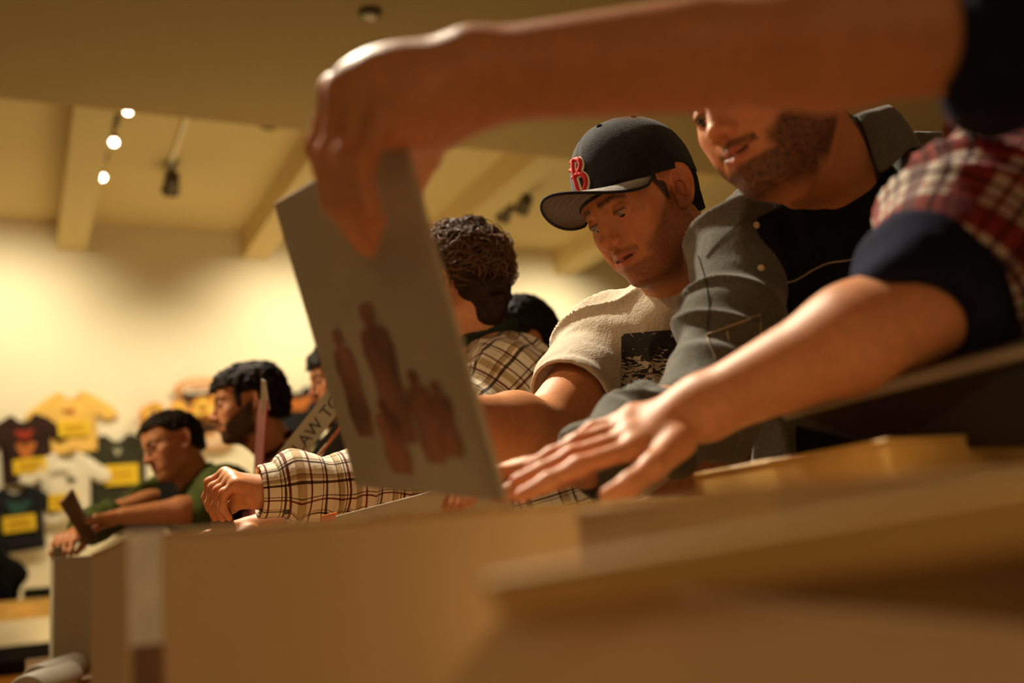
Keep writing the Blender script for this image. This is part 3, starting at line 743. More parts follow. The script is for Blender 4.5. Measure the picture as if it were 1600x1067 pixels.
for i, ch in enumerate('SWAG'):
    X = V*math.cos(.1)+Z*math.sin(.1); Ol = wallpt(236+34*i+(8 if i > 0 else 0)+(4 if i > 1 else 0), 657-7*i, .10)
    g = text_mesh(ch, .34, .03); bk = text_mesh(ch, .36, .02)
    link('letter', place_mesh(g, Ol-U*.03, X*1.25, Z, -U), M['sign_yellow'], t)
    b2 = bpy.data.curves.new('l', 'FONT'); b2.body = ch; b2.size = .34; b2.extrude = .012; b2.offset = .022; b2.align_x = 'CENTER'; b2.align_y = 'CENTER'
    ob = bpy.data.objects.new('x', b2); COL.objects.link(ob); me = bpy.data.meshes.new_from_object(ob.evaluated_get(bpy.context.evaluated_depsgraph_get())); bpy.data.objects.remove(ob)
    link('letter_backing', place_mesh(me, Ol, X*1.25, Z, -U), M['sign_orange'], t)
for (x0, y0, x1, y1, lb) in ((284, 624, 324, 622, 'thin black shadow strip under the upper oval sign'), (302, 675, 338, 671, 'thin black shadow strip above the lower oval sign')):
    a, b = wallpt(x0, y0, .0), wallpt(x1, y1, .0); tag(link('sign_shadow_strip', bm_mesh(slab(a, (b-a)/np.linalg.norm(b-a), Z, -U, np.linalg.norm(b-a), .03, .12, .003)), M['black'], None), lb, 'shadow strip')  # shadows beside the oval signs, built as thin black slabs

# ================================================================ MERCHANDISE TABLE AT THE WALL
def table(name, u0, u1, v0, v1, zt, m, label, cat='table', th=.05, legs_=True, lw=.06, apron=.10):
    t = empty(name, uv((u0+u1)/2, (v0+v1)/2, 0), label=label, cat=cat)
    link('tabletop', bm_mesh(uvbox(u0, u1, v0, v1, zt-th, zt, .006, 2)), M[m], t)
    link('apron', bm_mesh(uvbox(u0+.05, u0+.075, v0+.05, v1-.05, zt-th-apron, zt-th)), M[m], t)
    link('apron', bm_mesh(uvbox(u1-.075, u1-.05, v0+.05, v1-.05, zt-th-apron, zt-th)), M[m], t)
    for a in (u0+.05, u1-.05-lw):
        for b in (v0+.05, v1-.05-lw): link('leg', bm_mesh(uvbox(a, a+lw, b, b+lw, 0, zt-th, .004)), M[m], t)
    return t
tb = table('merchandise_table', 8.7, 9.5, -1.6, .95, wallpt(30, 937, 0, 8.7)[2], 'honey', 'honey wooden table with a lower shelf under the wall t-shirts')
link('lower_shelf', bm_mesh(uvbox(8.78, 9.42, -1.5, .85, .44, .48, .004)), M['honey'], tb)
link('shade_panel', bm_mesh(uvbox(9.40, 9.415, -1.5, .85, .10, .72, .002)), M['black_cloth'], tb)  # black sheet that paints the shade beneath the tabletop
zm_ = wallpt(30, 937, 0, 8.7)[2]
for i in range(2):
    v0_ = -.30+.36*i; bm = uvbox(8.8, 9.2, v0_, v0_+.30, zm_+.002, zm_+.06+.02*(i % 2), .015, 2)
    link('folded_t_shirt', bm_mesh(bm), M['slate_cloth' if i % 2 else 'navy_cloth'], None, label=['dark folded t-shirt at the left picture edge on the merchandise table', 'dark folded t-shirt beside the pale grey box on the merchandise table'][i], cat='t-shirt', group='folded t-shirts on the merchandise table')
o = empty('backpack', uv(8.95, -.55, .87), label='black bag on the merchandise table at the left edge', cat='bag')
Bc = wallpt(-6, 905, 0, 8.95)
ops = [('u', 0, box(Bc-Z*.02, (.10, .08, .12), None, .04)), ('u', .06, ell(Bc+V*.13+Z*.02, (.10, .10, .09))), ('u', .06, ell(Bc+Z*.14, (.10, .08, .08)))]
V_, Q = iso(ops, Bc-.45, Bc+.45, .014); link('bag_body', mesh_np('b', V_, Q), M['black_cloth'], o)
link('handle', tubes_mesh('h', [tube([Bc+V*.1*math.cos(a)+Z*(.2+.07*math.sin(a)) for a in np.linspace(0, math.pi, 10)], .010)]), M['black_cloth'], o)

# ================================================================ RECORD BINS
ZT = .88
def bin_box(name, u0, u1, v0, v1, z0, z1, m, label, th=.006, open_=True, edge='card_edge', handle=False):
    t = empty(name, uv((u0+u1)/2, (v0+v1)/2, z0), label=label, cat='box')
    link('base_panel', bm_mesh(uvbox(u0, u1, v0, v1, z0, z0+th)), M[m], t)
    for a in ((u0, u0+th, v0, v1), (u1-th, u1, v0, v1), (u0+th, u1-th, v0, v0+th), (u0+th, u1-th, v1-th, v1)):
        link('side_panel', bm_mesh(uvbox(*a, z0+th, z1-.004, .0015)), M[m], t)
    rim = join([uvbox(u0-.001, u0+th+.001, v0-.001, v1+.001, z1-.004, z1, .001), uvbox(u1-th-.001, u1+.001, v0-.001, v1+.001, z1-.004, z1, .001),
                uvbox(u0+th, u1-th, v0-.001, v0+th+.001, z1-.004, z1, .001), uvbox(u0+th, u1-th, v1-th-.001, v1+.001, z1-.004, z1, .001)])
    link('rim', bm_mesh(rim), M[edge], t); return t
C0 = at(197, 833, .69); u0 = C0@U; v0 = C0@V; zt = C0[2]
print('CORNER', u0, v0, zt)
gu_ = at(84, 872, 2.75)@U
big = bin_box('record_box', u0, u0+.36, v0, v0+.55, ZT, zt, 'card', 'large brown cardboard record box with white tape strip filling the foreground')
a = uv(u0-.0012, v0+.001, 0)
link('tape_strip', bm_mesh(slab(uv(u0-.0015, v0+.001, zt-.076), V, Z, U, .022, .075, .001)), M['tape'], big, label='white paper tape strip at the box corner')
link('tape_strip', bm_mesh(slab(uv(u0-.0015, v0+.003, ZT+.0), V, Z, U, .020, zt-.076-ZT, .001)), M['tape_brown'], big, label='brown tape under the white strip')
for vv, m_, lb in ((.030, 'sleeve_dark', 'black record sleeve filed nearest the tape corner inside the big cardboard box'), (.16, 'sleeve_brown', 'brown record sleeve filed left of the held one inside the big cardboard box'),
                   (.44, 'red_sleeve', 'red record sleeve filed low under the spread hand'), (.51, 'sleeve', 'grey record sleeve filed at the right end of the big cardboard box')):
    link('record_sleeve', bm_mesh(uvbox(u0+.02, u0+.335, v0+vv, v0+vv+.006, ZT+.01, zt-.03)), M[m_], None, label=lb, cat='record sleeve', group='records filed in the foreground box')
# bin table under everything
tb = table('bin_table', .30, gu_-.30, v0-.02, .78, ZT-.004, 'brown_wood', 'long wooden table carrying the record boxes', lw=.07)
# grey box further down the table
G0 = at(84, 872, 2.75); gu, gv = G0@U, G0@V
print('GREY', gu, gv, G0[2])
gt = G0[2]
gb = bin_box('storage_box', gu, gu+.33, gv, gv+.36, gt-.305, gt, 'grey_box', 'pale grey upright record box at the far left end of the row', edge='grey_box')
table('side_table', gu-.28, gu+.9, gv-.06, gv+.42, gt-.307, 'brown_wood', 'brown table under the pale grey box at lower left', lw=.05)
# rolled paper tubes at lower left
for i, (px, py, d) in enumerate(((58, 1066, 2.3), (40, 1084, 2.15))):
    c = at(px, py, d); ax = U*.9+V*.25; ax /= np.linalg.norm(ax)
    k = [tube([c+ax*x for x in (-.004, -.002, .006, .35, .358, .36)], [.001, .034, .040, .040, .034, .001], 24)]
    tag(link('poster_tube', tubes_mesh('t', k), M['sleeve'], None), ['upper pale grey capped tube below the grey box', 'lower pale grey capped tube at the bottom left'][i], 'tube')
table('low_shelf_table', 1.85, 2.70, at(45, 1060, 2.1)@V-.16, v0-.04, at(45, 1060, 2.1)[2]-.085, 'honey', 'low wooden table holding two capped tubes at bottom left', lw=.05)

# foreground boxes on the right, very close to the lens
zr = at(1400, 700, .98)[2]
b3 = bin_box('wooden_crate', .62, .90, .665, 1.08, ZT, zr, 'honey', 'honey wooden record crate behind the forearm at right', th=.016, edge='honey')
c = wallpt(1205, 782, 0, .40)
b4 = bin_box('record_crate', .40, .60, c@V, c@V+.36, ZT, wallpt(1300, 748, 0, .40)[2], 'card', 'brown cardboard crate with a pale rim at the right foreground', th=.014, edge='card')
# nearest crate: slanted honey rail over card front, shade in the gap painted dark
def quad_slab(p, th, m, name, parent, bev=.002):
    P = [np.asarray(q) for q in p]; n = np.cross(P[1]-P[0], P[3]-P[0]); n /= np.linalg.norm(n)
    return link(name, bm_mesh(hexa(P+[q+n*th for q in P], bev)), m, parent)
near = empty('near_record_crate', at(1200, 1000, .42)*[1, 1, 0]+Z*ZT, label='very near blurred wooden crate with golden rail at bottom right', cat='box')
pl, pr = at(560, 1000, .46), at(1720, 800, .37)
dirn = (pr-pl)*[1, 1, 0]; Ln = np.linalg.norm(dirn); dirn /= Ln; nrm = np.array([-dirn[1], dirn[0], 0])
def npt(px, py):
    d0 = at(px, py, 1.0)-CAM; return CAM+d0*(((pl-CAM)@nrm)/(d0@nrm))
quad_slab([npt(830, 950), npt(1900, 815), npt(1900, 700), npt(800, 895)], .04, M['honey'], 'rail', near)
quad_slab([npt(560, 1250), npt(1900, 1250), npt(1900, 1010), npt(1040, 925)], .002, M['card'], 'front_panel', near)
quad_slab([npt(560, 1250), npt(1040, 925), npt(1010, 923), npt(800, 945)], .002, M['card'], 'front_panel', near)
quad_slab([q+nrm*.03 for q in (npt(1060, 1250), npt(1900, 1250), npt(1900, 720), npt(1060, 915))], .004, M['card_shade'], 'shade_panel', near)  # dark sheet in the gap, shade under the rail put into colour
# ================================================================ PEOPLE
def pts_at(L): return [at(*p) for p in L]
def whiteskin(n): return np.tile(np.array(SK['base']), (n, 1))
def hand_tone(V_, base=SK['base'], tips=(), cold=1.0):
    c = np.tile(np.array(base), (len(V_), 1))
    for t in tips:
        m = np.exp(-(((V_-t)**2).sum(1))/(.012**2))[:, None]*.35; c = c*(1-m)+np.array((.62, .18, .09))*m
    return c
def skin_obj(parent, pieces, cols, name='body'):
    V_, Q = merge(pieces); me = mesh_np(name, V_, Q); setcol(me, 'tone', np.concatenate(cols)); return link(name, me, M['skin'], parent)
def ridge(P, a, b, r): return cap(a, b, r, r*.6)

# ---------------------------------------------------------------- man in the cap
def cap_man():
    Ch = at(1005, 327, 1.571); Mh = frame((-.73, -.53, -.43), (-.40, -.19, .89)); s = 1.0
    face = np.array([-.66, -.58, 0])
    neck = at(1066, 436, 1.63); shR = at(954, 546, 1.69); shL = at(1185, 480, 1.70); hip = np.array([neck[0]+.06, neck[1]+.12, .93])
    elR = at(850, 676, 1.48); wrR = at(694, 655, 1.27)
    elL = at(1180, 720, 1.62); wrL = at(1030, 800, 1.50)
    root = empty('person', (hip[0], hip[1], 0), label='man in a navy baseball cap with red letter and grey t-shirt, looking down', cat='person', group='people browsing records')
    hd = ('u', 0, head_sdf(Ch, Mh, s, jaw=1.06, mouth_open=.0015, lids=.0022, smile=.000))
    loc = lambda *p: Ch+Mh@A(*p)
    nk = ('u', .035, cap(loc(0, -.030, -.045), neck, .056, .062))
    nk2 = ('u', .03, cap(loc(0, .03, -.095), neck+np.array([-.03, -.03, -.01]), .025, .04))
    tor = torso_ops(neck, shR, shL, hip, -.012)
    cutP = neck; cutN = (neck-Ch)
    lo, hi = bounds([Ch, neck], .16)
    p1 = skin_piece([hd, nk, nk2], lo, hi, .0017, [plane(cutP, cutN)], it=1)
    c1 = tone_head(p1[0], Ch, Mh, s, None, stub=((.16, .055, .02), .70), hair=(.022, .011, .006), brow=(.06, .025, .012),
                   hairline=lambda x, y, z: np.clip((z-.030-1.5*np.clip(y-.030, 0, .1)+np.where(y < -.02, 1.4*(-.02-y), 0))/.004, 0, 1)*(y < .055)+np.clip((z+.012)/.006, 0, 1)*np.clip((y-.004)/.004, 0, 1)*np.clip((.036-.45*(.035-z)-y)/.004, 0, 1)*(x > .05))
    hR = hand_ops(wrR, [pts_at(l) for l in ([(640, 630, 1.2), (612, 640, 1.17), (598, 662, 1.16), (592, 685, 1.15)], [(638, 640, 1.19), (608, 652, 1.16), (592, 674, 1.15), (588, 696, 1.145)],
                  [(640, 652, 1.18), (610, 664, 1.15), (596, 685, 1.14), (592, 702, 1.14)], [(646, 665, 1.18), (622, 678, 1.15), (608, 695, 1.14), (604, 708, 1.14)])],
                  pts_at([(685, 670, 1.24), (655, 690, 1.21), (632, 702, 1.18), (612, 712, 1.16)]))
    fl = V
    hL_f = [[wrL+np.array([-.075, -.03-.0*i, .0])+np.array([.0, -.022, 0])*(i-1.5), wrL+np.array([-.11, -.045, -.012])+np.array([.0, -.022, 0])*(i-1.5), wrL+np.array([-.128, -.05, -.03])+np.array([.0, -.022, 0])*(i-1.5), wrL+np.array([-.135, -.05, -.05])+np.array([.0, -.022, 0])*(i-1.5)] for i in range(4)]
    hL = hand_ops(wrL, hL_f, [wrL+np.array([-.03, -.035, -.01]), wrL+np.array([-.06, -.06, -.02]), wrL+np.array([-.085, -.07, -.035]), wrL+np.array([-.10, -.072, -.045])])
    body = [('u', 0, torso_ops(neck, shR, shL, hip, -.012)[0][2])]+tor[1:]+arm_ops(shR, elR, wrR, 1.12)+[('u', .012, hR)]+arm_ops(shL, elL, wrL, 1.1)+[('u', .012, hL)]
    lo, hi = bounds([neck, shR, shL, hip, elR, wrR, elL, wrL, at(590, 650, 1.13)], .14)
    p2 = skin_piece(body, lo, hi, .0036, [bodycut(neck, Ch)], it=1)
    skin_obj(root, [p1, p2], [c1, hand_tone(p2[0])])
    eyes(root, Ch, Mh, s, look=(-.1, -.95), iris=(.05, .04, .03))
    # t-shirt
    up = neck-hip; up /= np.linalg.norm(up)
    shirt = torso_ops(neck-up*.012, shR, shL, hip, .013, w_=1.02)
    hemR = shR*.36+elR*.64; hemL = shL*.4+elL*.6
    sl = [('u', .035, cap(shR, hemR, .068, .072)), ('u', .035, cap(shL, hemL, .070, .066))]
    armcut = [plane(hemR, elR-shR)]
    hollow = [('s', .004, cap(shR*.3+elR*.7+0*shR, elR*1.3-shR*.3, .080, .08))]
    def sleeve_cut(sh, hem, el, r):
        ax = np.array(el-sh); ax /= np.linalg.norm(ax); pl = plane(hem, ax); c_ = cap(hem-ax*.05, hem+ax*.6, r, r)
        return lambda P: np.maximum(-(pl(P)), c_(P))*1.0
    def inner(sh, hem, el, r):
        ax = np.array(el-sh); ax /= np.linalg.norm(ax); return cap(hem-ax*.015, hem+ax*.1, r, r)
    # neck hole
    hole = [('s', .008, ell(neck+up*.055+face*.028, (.076, .076, .074)))]
    ops = shirt+sl+[('s', .003, sleeve_cut(shR, hemR, elR, .105)), ('s', .002, inner(shR, hemR, elR, .0640)), ('s', .003, sleeve_cut(shL, hemL, elL, .10)), ('s', .002, inner(shL, hemL, elL, .059))]+hole
    # long drape folds from the shoulder to the hem and across the sleeve
    rt = np.array([-.58, .66, 0.]); tc = (shR+shL)/2
    lo, hi = bounds([neck, shR, shL, hip, hemR, hemL], .17)
    gm = garment('t_shirt', root, ops, lo, hi, .0038, M['tee_grey'], fsegs=[(tc, hip, 'long', .9), (shR, hemR, 'ring', 1.25), (shL, hemL, 'ring', 1.2)], amp=.011, seed=3, it=3, freq=24, long=7, fade=[(hemR, elR-shR, .035), (hemL, elL-shL, .035)])
    # collar band, hem stitching, printed panel
    neckband('collar', gm, shirt, neck+up*.055+face*.028, (.076, .076, .074), .014, M['tee_grey'], .003)
    print_panel(gm, gm, (967, 522), (1034, 640))
    cap_hat(root, Ch, Mh, s)
    hair_fn = lambda L: np.where((L[:, 2] > -.045-.9*(L[:, 1]+.02)*0) & (L[:, 1] < -.026)  & (L[:, 2] < .06), .0045, -.01)
    polar_hair('hair', root, Ch, Mh, s, M['hair_dark'], hair_fn, rough=.0015, freq=140, h=.0026)
    legs(root, hip, (-.89, -.45))
def shoot(obj, px, py, off=.0015):
    dg = bpy.context.evaluated_depsgraph_get(); d = Vector(at(px, py, 1)-CAM).normalized()
    mi = obj.matrix_world.inverted() if False else None
    from mathutils.bvhtree import BVHTree
    return None
_bv = {}
def bvh(obj):
    if obj.name not in _bv:
        from mathutils.bvhtree import BVHTree
        me = obj.data; _bv[obj.name] = BVHTree.FromPolygons([v.co[:] for v in me.vertices], [p.vertices[:] for p in me.polygons])
    return _bv[obj.name]
def on_surface(obj, px, py, off=.0012):
    d = Vector(at(px, py, 1)-CAM).normalized(); h = bvh(obj).ray_cast(Vector(CAM), d)
    if h[0] is None: return None
    n = h[1] if h[1].dot(d) < 0 else -h[1]
    return np.array(h[0]+n*off)
def print_panel(parent, obj, a, b):
    """screen print that follows the cloth: rounded dark rectangle with scratchy pale drawing"""
    nx, ny = 60, 84; V_ = []; ok = True
    for j in range(ny+1):
        for i in range(nx+1):
            s, t = i/nx, j/ny
            # the panel stands upright on the chest: slanted a little with the torso
            x = a[0]+(b[0]-a[0])*s*1.35-t*2+4; y = a[1]+(b[1]-a[1])*t-s*8
            p = on_surface(obj, x, y, .0013)
            V_.append(p if p is not None else V_[-1])
    F_, MI = [], []
    for j in range(ny):
        for i in range(nx):
            s, t = (i+.5)/nx, (j+.5)/ny
            cx_, cy_ = max(0, .10-min(s, 1-s))/.10, max(0, .06-min(t, 1-t))/.06
            if cx_*cx_+cy_*cy_ > 1: continue
            F_.append([j*(nx+1)+i, j*(nx+1)+i+1, (j+1)*(nx+1)+i+1, (j+1)*(nx+1)+i])
    me = mesh_np('print', np.array(V_), F_)
    uvs = np.array([((k % (nx+1))/nx, (k//(nx+1))/ny, 0) for k in range(len(V_))]); setvec(me, 'weave', uvs)
    m = bpy.data.materials.new('scratchy_print'); m.use_nodes = True; nt = m.node_tree; bs = nt.nodes['Principled BSDF']; bs.inputs['Roughness'].default_value = .8
    at_ = nt.nodes.new('ShaderNodeAttribute'); at_.attribute_name = 'weave'
    mp = nt.nodes.new('ShaderNodeMapping'); mp.inputs['Scale'].default_value = (2.6, 7, 1); mp.inputs['Rotation'].default_value = (0, 0, -.35)
    nt.links.new(at_.outputs['Vector'], mp.inputs[0])
    n = nt.nodes.new('ShaderNodeTexNoise'); n.inputs['Scale'].default_value = 1.0; n.inputs['Detail'].default_value = 5; n.inputs['Distortion'].default_value = 3.0; nt.links.new(mp.outputs[0], n.inputs[0])
    sx = nt.nodes.new('ShaderNodeSeparateXYZ'); nt.links.new(at_.outputs['Vector'], sx.inputs[0])
    # the top third is nearly solid black, the middle has broad pale strokes
    mr = nt.nodes.new('ShaderNodeMapRange'); mr.inputs[1].default_value = .20; mr.inputs[2].default_value = .42; mr.inputs[3].default_value = -.13; mr.inputs[4].default_value = .015
    nt.links.new(sx.outputs[1], mr.inputs[0]); ad = nt.nodes.new('ShaderNodeMath'); ad.operation = 'ADD'; nt.links.new(n.outputs[0], ad.inputs[0]); nt.links.new(mr.outputs[0], ad.inputs[1])
    cr = nt.nodes.new('ShaderNodeValToRGB'); cr.color_ramp.elements[0].position = .50; cr.color_ramp.elements[0].color = (.012, .010, .010, 1); cr.color_ramp.elements[1].position = .53; cr.color_ramp.elements[1].color = (.42, .36, .28, 1)
    nt.links.new(ad.outputs[0], cr.inputs[0]); nt.links.new(cr.outputs[0], bs.inputs['Base Color'])
    link('printed_design', me, m, parent)
def cap_hat(parent, C, Mh, s):
    root = None; ca = math.radians(9)                       # tilt of the cap rim: lower at the back
    cy, cz = -.012, .040; rx, ry, rz = .0875, .1085, .108
    def P3(x, y, z):                                         # cap local -> world, rim tilted
        yy = y*math.cos(ca)-z*math.sin(ca); zz = y*math.sin(ca)+z*math.cos(ca)
        return C+Mh@A(x, cy+yy, cz+zz-.0)
    n, k = 96, 30; V_, F_ = [], []
    def crown(th, ph, off=0):
        # th 0 at apex, pi/2 at rim; squarer front panel
        st, ct = math.sin(th), math.cos(th); fx, fy = math.sin(ph), math.cos(ph)
        r = st**.92; z = ct**.90 if ct > 0 else ct
        frn = max(0, fy)
        seam = min(abs((ph/(math.pi/3)) % 1-0), 1-abs((ph/(math.pi/3)) % 1)); sd = -.0014*math.exp(-(seam/.035)**2)+.0009*math.exp(-((seam-.07)/.04)**2)
        wr = .0018*math.sin(ph*5+th*4)*math.sin(th*3)*(1-frn)
        k_ = 1+off+sd*8+wr*8
        return (rx*r*fx*k_, ry*r*fy*k_*(1+.0*frn), rz*z*(1+off+sd*8)+.004*frn*math.sin(th*2))
    for i in range(k+1):
        th = (i/k)*math.pi/2*1.0
        for j in range(n): V_.append(P3(*crown(max(th, .001), 2*math.pi*j/n)))
    base = len(V_)
    for j in range(n):                                       # rim drops slightly and turns in (sweat band)
        x, y, z = crown(math.pi/2, 2*math.pi*j/n); V_.append(P3(x, y, z-.012))
    for j in range(n):
        x, y, z = crown(math.pi/2, 2*math.pi*j/n); V_.append(P3(x*.965, y*.965, z-.012))
    for j in range(n):
        x, y, z = crown(math.pi/2, 2*math.pi*j/n); V_.append(P3(x*.95, y*.95, z+.02))
    for i in range(k+3):
        for j in range(n): F_.append([i*n+j, i*n+(j+1) % n, (i+1)*n+(j+1) % n, (i+1)*n+j])
    c = link('baseball_cap', mesh_np('cap', np.array(V_), F_), M['cap_navy'], parent)
    # brim: top and underside, with a bound edge
    na, nr = 48, 12; A_ = math.radians(66)
    def brim(a, t, dz=0):
        sn, cs = math.sin(a), math.cos(a)
        x0, y0, z0 = rx*sn*.99, ry*cs*.99, -.010
        q = math.cos(min(abs(a)/A_, 1)*math.pi/2)**.62
        x = x0*(1+.02*t*q)+sn*.010*t*q; y = y0+.082*t*q*(1-.10*abs(sn)); z = z0-.02*(y-y0)-1.6*x*x-5.2*x*x*t*q**.5+.014*q*t+.004
        return P3(x, y, z+dz)
    V1, F1 = [], []
    for i in range(nr+1):
        for j in range(na+1): V1.append(brim(-A_+2*A_*j/na, i/nr))
    for i in range(nr):
        for j in range(na): F1.append([i*(na+1)+j, i*(na+1)+j+1, (i+1)*(na+1)+j+1, (i+1)*(na+1)+j])
    F1 = np.array(F1); V1 = np.array(V1); up = Mh[:, 2]
    link('brim_top', mesh_np('bt', V1+up*.0020, F1), M['cap_top'], c)
    link('brim_underside', mesh_np('bu', V1-up*.0012, F1), M['cap_brim'], c)
    edge = [brim(-A_+2*A_*j/na, 1.0)+up*.0004 for j in range(na+1)]
    link('brim_edge', tubes_mesh('be', [tube(edge, .0026, 8)]), M['cap_navy'], c)
    st = [tube([brim(-A_*.93+2*A_*.93*j/na, q)-up*.0016 for j in range(na+1)], .0005, 5) for q in (.25, .4, .55, .7, .85)]
    link('brim_stitching', tubes_mesh('bs', st), M['cap_top'], c)
    bm = bmesh.new(); bmesh.ops.create_uvsphere(bm, u_segments=14, v_segments=8, radius=.008)
    for v in bm.verts: v.co = Vector(P3(v.co.x, v.co.y, rz+v.co.z*.5))
    link('button', bm_mesh(bm, smooth=True), M['cap_navy'], c)
    for pa in (30, 90, 150, 210, 270, 330):
        ring = []; th0, ph0 = .55, math.radians(pa)
        for a in np.linspace(0, 2*math.pi, 13): ring.append(P3(*crown(th0+.035*math.cos(a), ph0+.07*math.sin(a), .006)))
        link('eyelet', tubes_mesh('ey', [tube(ring, .0012, 6)]), M['black_cloth'], c)
    # embroidered letter B on the front panel
    def onfront(x, z, off): 
        # x to the wearer's right in metres, z above the rim
        th = math.acos(max(-1, min(1, (z/rz)))); ph = x/(ry*max(.3, math.sin(th)))
        return P3(*crown(th, ph, off))
    S_ = []
    def stroke(pts, r, off): S_.append((np.array([onfront(x, z, off) for x, z in pts]), r))
    def B_(r, off, mname, nm):
        parts = []
        z0, z1 = .004, .050; zm = (z0+z1)/2+.001
        L1 = [(.011, z0+(z1-z0)*i/10) for i in range(11)]
        def bowl(za, zb, w__): return [(.011-0.0, za)]+[(.004-w__*math.sin(a), (za+zb)/2-(zb-za)/2*math.cos(a)) for a in np.linspace(0, math.pi, 14)]+[(.011, zb)]
        for ptsl in (L1, bowl(z0, zm, .019), bowl(zm, z1, .015), [(.018, z0), (.006, z0)], [(.018, z1), (.006, z1)], [(.018, zm), (.008, zm)],
                     [(.015, zm+.010), (.022, zm+.012)], [(-.003, zm), (.003, zm+.006)]):
            parts.append(tube([onfront(x, z, off) for x, z in ptsl], r, 8))
        link(nm, tubes_mesh('B', parts), M[mname], c)
    B_(.0050, .004, 'logo_white', 'letter_outline'); B_(.0040, .030, 'logo_red', 'letter')
cap_man()

# ---------------------------------------------------------------- man in the grey overshirt
def grey_man():
    Ch = at(1196, 163, 1.271); Mh = frame((-.806, -.512, -.296), (-.319, -.045, .947)); s = 1.03
    neck = at(1300, 262, 1.40); shR = at(1172, 402, 1.40); shL = at(1475, 292, 1.50); hip = np.array([neck[0]+.05, neck[1]+.12, .93])
    face = np.array([-.70, -.71, 0]); rt = np.array([-.71, .70, 0])
    elR = at(1098, 640, 1.24); wrR = at(915, 727, 1.13); elL = at(1560, 560, 1.50); wrL = at(1480, 760, 1.35)
    root = empty('person', (hip[0], hip[1], 0), label='smiling bearded man in open grey overshirt over black t-shirt, his forehead behind the raised arm', cat='person', group='people browsing records')
    loc = lambda *p: Ch+Mh@A(*p)*s
    hd = ('u', 0, head_sdf(Ch, Mh, s, jaw=1.12, mouth_open=.0022, lids=.0026, smile=.0045))
    nk = ('u', .04, cap(loc(0, -.030, -.05), neck, .060, .070)); nk2 = ('u', .03, cap(loc(0, .025, -.095), neck+face*.03, .035, .05))
    lo, hi = bounds([Ch, neck], .17)
    p1 = skin_piece([hd, nk, nk2]+torso_ops(neck, shR, shL, hip, -.02), lo, hi, .0020, [plane(neck-Z*.03, neck-Ch)], it=1)
    c1 = tone_head(p1[0], Ch, Mh, s, None, beard=((.055, .022, .010), .88), hair=(.018, .009, .005), brow=(.04, .02, .01))
    hR = hand_ops(wrR, [[wrR+np.array([-.075, -.02, 0])+U*.02*(1.5-i), wrR+np.array([-.112, -.032, -.005])+U*.021*(1.5-i), wrR+np.array([-.134, -.036, -.016])+U*.021*(1.5-i), wrR+np.array([-.146, -.04, -.034])+U*.021*(1.5-i)] for i in range(4)],
                  [wrR+np.array([-.025, -.04, -.01]), wrR+np.array([-.055, -.065, -.02]), wrR+np.array([-.08, -.075, -.025]), wrR+np.array([-.10, -.08, -.03])])
    hL = hand_ops(wrL, [[wrL+np.array([-.075, -.03, -.01])+U*.02*(i-1.5), wrL+np.array([-.11, -.045, -.025])+U*.021*(i-1.5), wrL+np.array([-.125, -.05, -.045])+U*.021*(i-1.5), wrL+np.array([-.13, -.05, -.065])+U*.021*(i-1.5)] for i in range(4)],
                  [wrL+np.array([-.03, .02, -.01])+U*.03, wrL+np.array([-.055, .02, -.02])+U*.05, wrL+np.array([-.08, .01, -.03])+U*.05, wrL+np.array([-.10, .0, -.04])+U*.045])
    body = torso_ops(neck, shR, shL, hip, -.02)+arm_ops(shR, elR, wrR)+[('u', .012, hR)]+arm_ops(shL, elL, wrL)+[('u', .012, hL)]
    lo, hi = bounds([neck, shR, shL, hip, elR, wrR, elL, wrL], .20)
    p2 = skin_piece(body, lo, hi, .0045, [bodycut(neck-Z*.03, Ch)], it=1)
    skin_obj(root, [p1, p2], [c1, hand_tone(p2[0])]); eyes(root, Ch, Mh, s, look=(-.1, -.6))
    up = neck-hip; up /= np.linalg.norm(up); tc = (shR+shL)/2
    # black t-shirt
    ops = torso_ops(neck-up*.005, shR, shL, hip, .000)+[('s', .006, ell(neck+up*.050+face*.035, (.080, .080, .072)))]
    lo, hi = bounds([neck, shR, shL, hip], .17)
    gt = garment('t_shirt', root, ops, lo, hi, .0055, M['black_cloth'], fsegs=[(tc, hip, 'long', 1)], amp=.006, seed=8)
    strip = [on_surface(gt, x, y, .002) for x, y in [(1216+i*7.6, 443-i*2.7+4*math.sin(i*.5)) for i in range(24)]]
    strip = [p for p in strip if p is not None]
    if len(strip) > 4: link('printed_line', tubes_mesh('pl', [tube(strip, .0012, 6)]), M['tee_dark_seam'], gt)
    # overshirt: open down the front
    ops = torso_ops(neck-up*.002, shR, shL, hip, .016, w_=1.03)
    def opening(P):
        q = P-tc; a = q@rt; f = q@face; z = q@Z
        c_ = -.030-.10*np.clip(z+.0, -1, .12)*0-.02*0
        w_ = .092+.020*np.clip(-z*3, -1, 1)
        return np.maximum(np.abs(a+.060)-w_-.02, .02-f)
    ops += [('s', .003, opening), ('s', .004, ell(neck+up*.058+face*.050, (.088, .088, .080)))]
    ops += [('u', .03, cap(shR, elR, .068, .056)), ('u', .025, cap(elR, wrR, .056, .041)), ('u', .03, cap(shL, elL, .068, .058)), ('u', .02, cap(elL, wrL*.6+elL*.4, .056, .050))]
    def sl_end(el, wr, r):
        ax = wr-el; ax /= np.linalg.norm(ax); pl = plane(wr, ax); c_ = cap(wr, wr+ax*.5, r, r); return lambda P: np.maximum(-pl(P), c_(P))
    ops += [('s', .002, sl_end(elR, wrR, .09)), ('s', .002, cap(wrR-(wrR-elR)*.08, wrR+(wrR-elR)*.3, .035, .035)), ('s', .002, sl_end(elL, wrL*.6+elL*.4, .09))]
    lo, hi = bounds([neck, shR, shL, hip, elR, wrR, elL, wrL], .13)
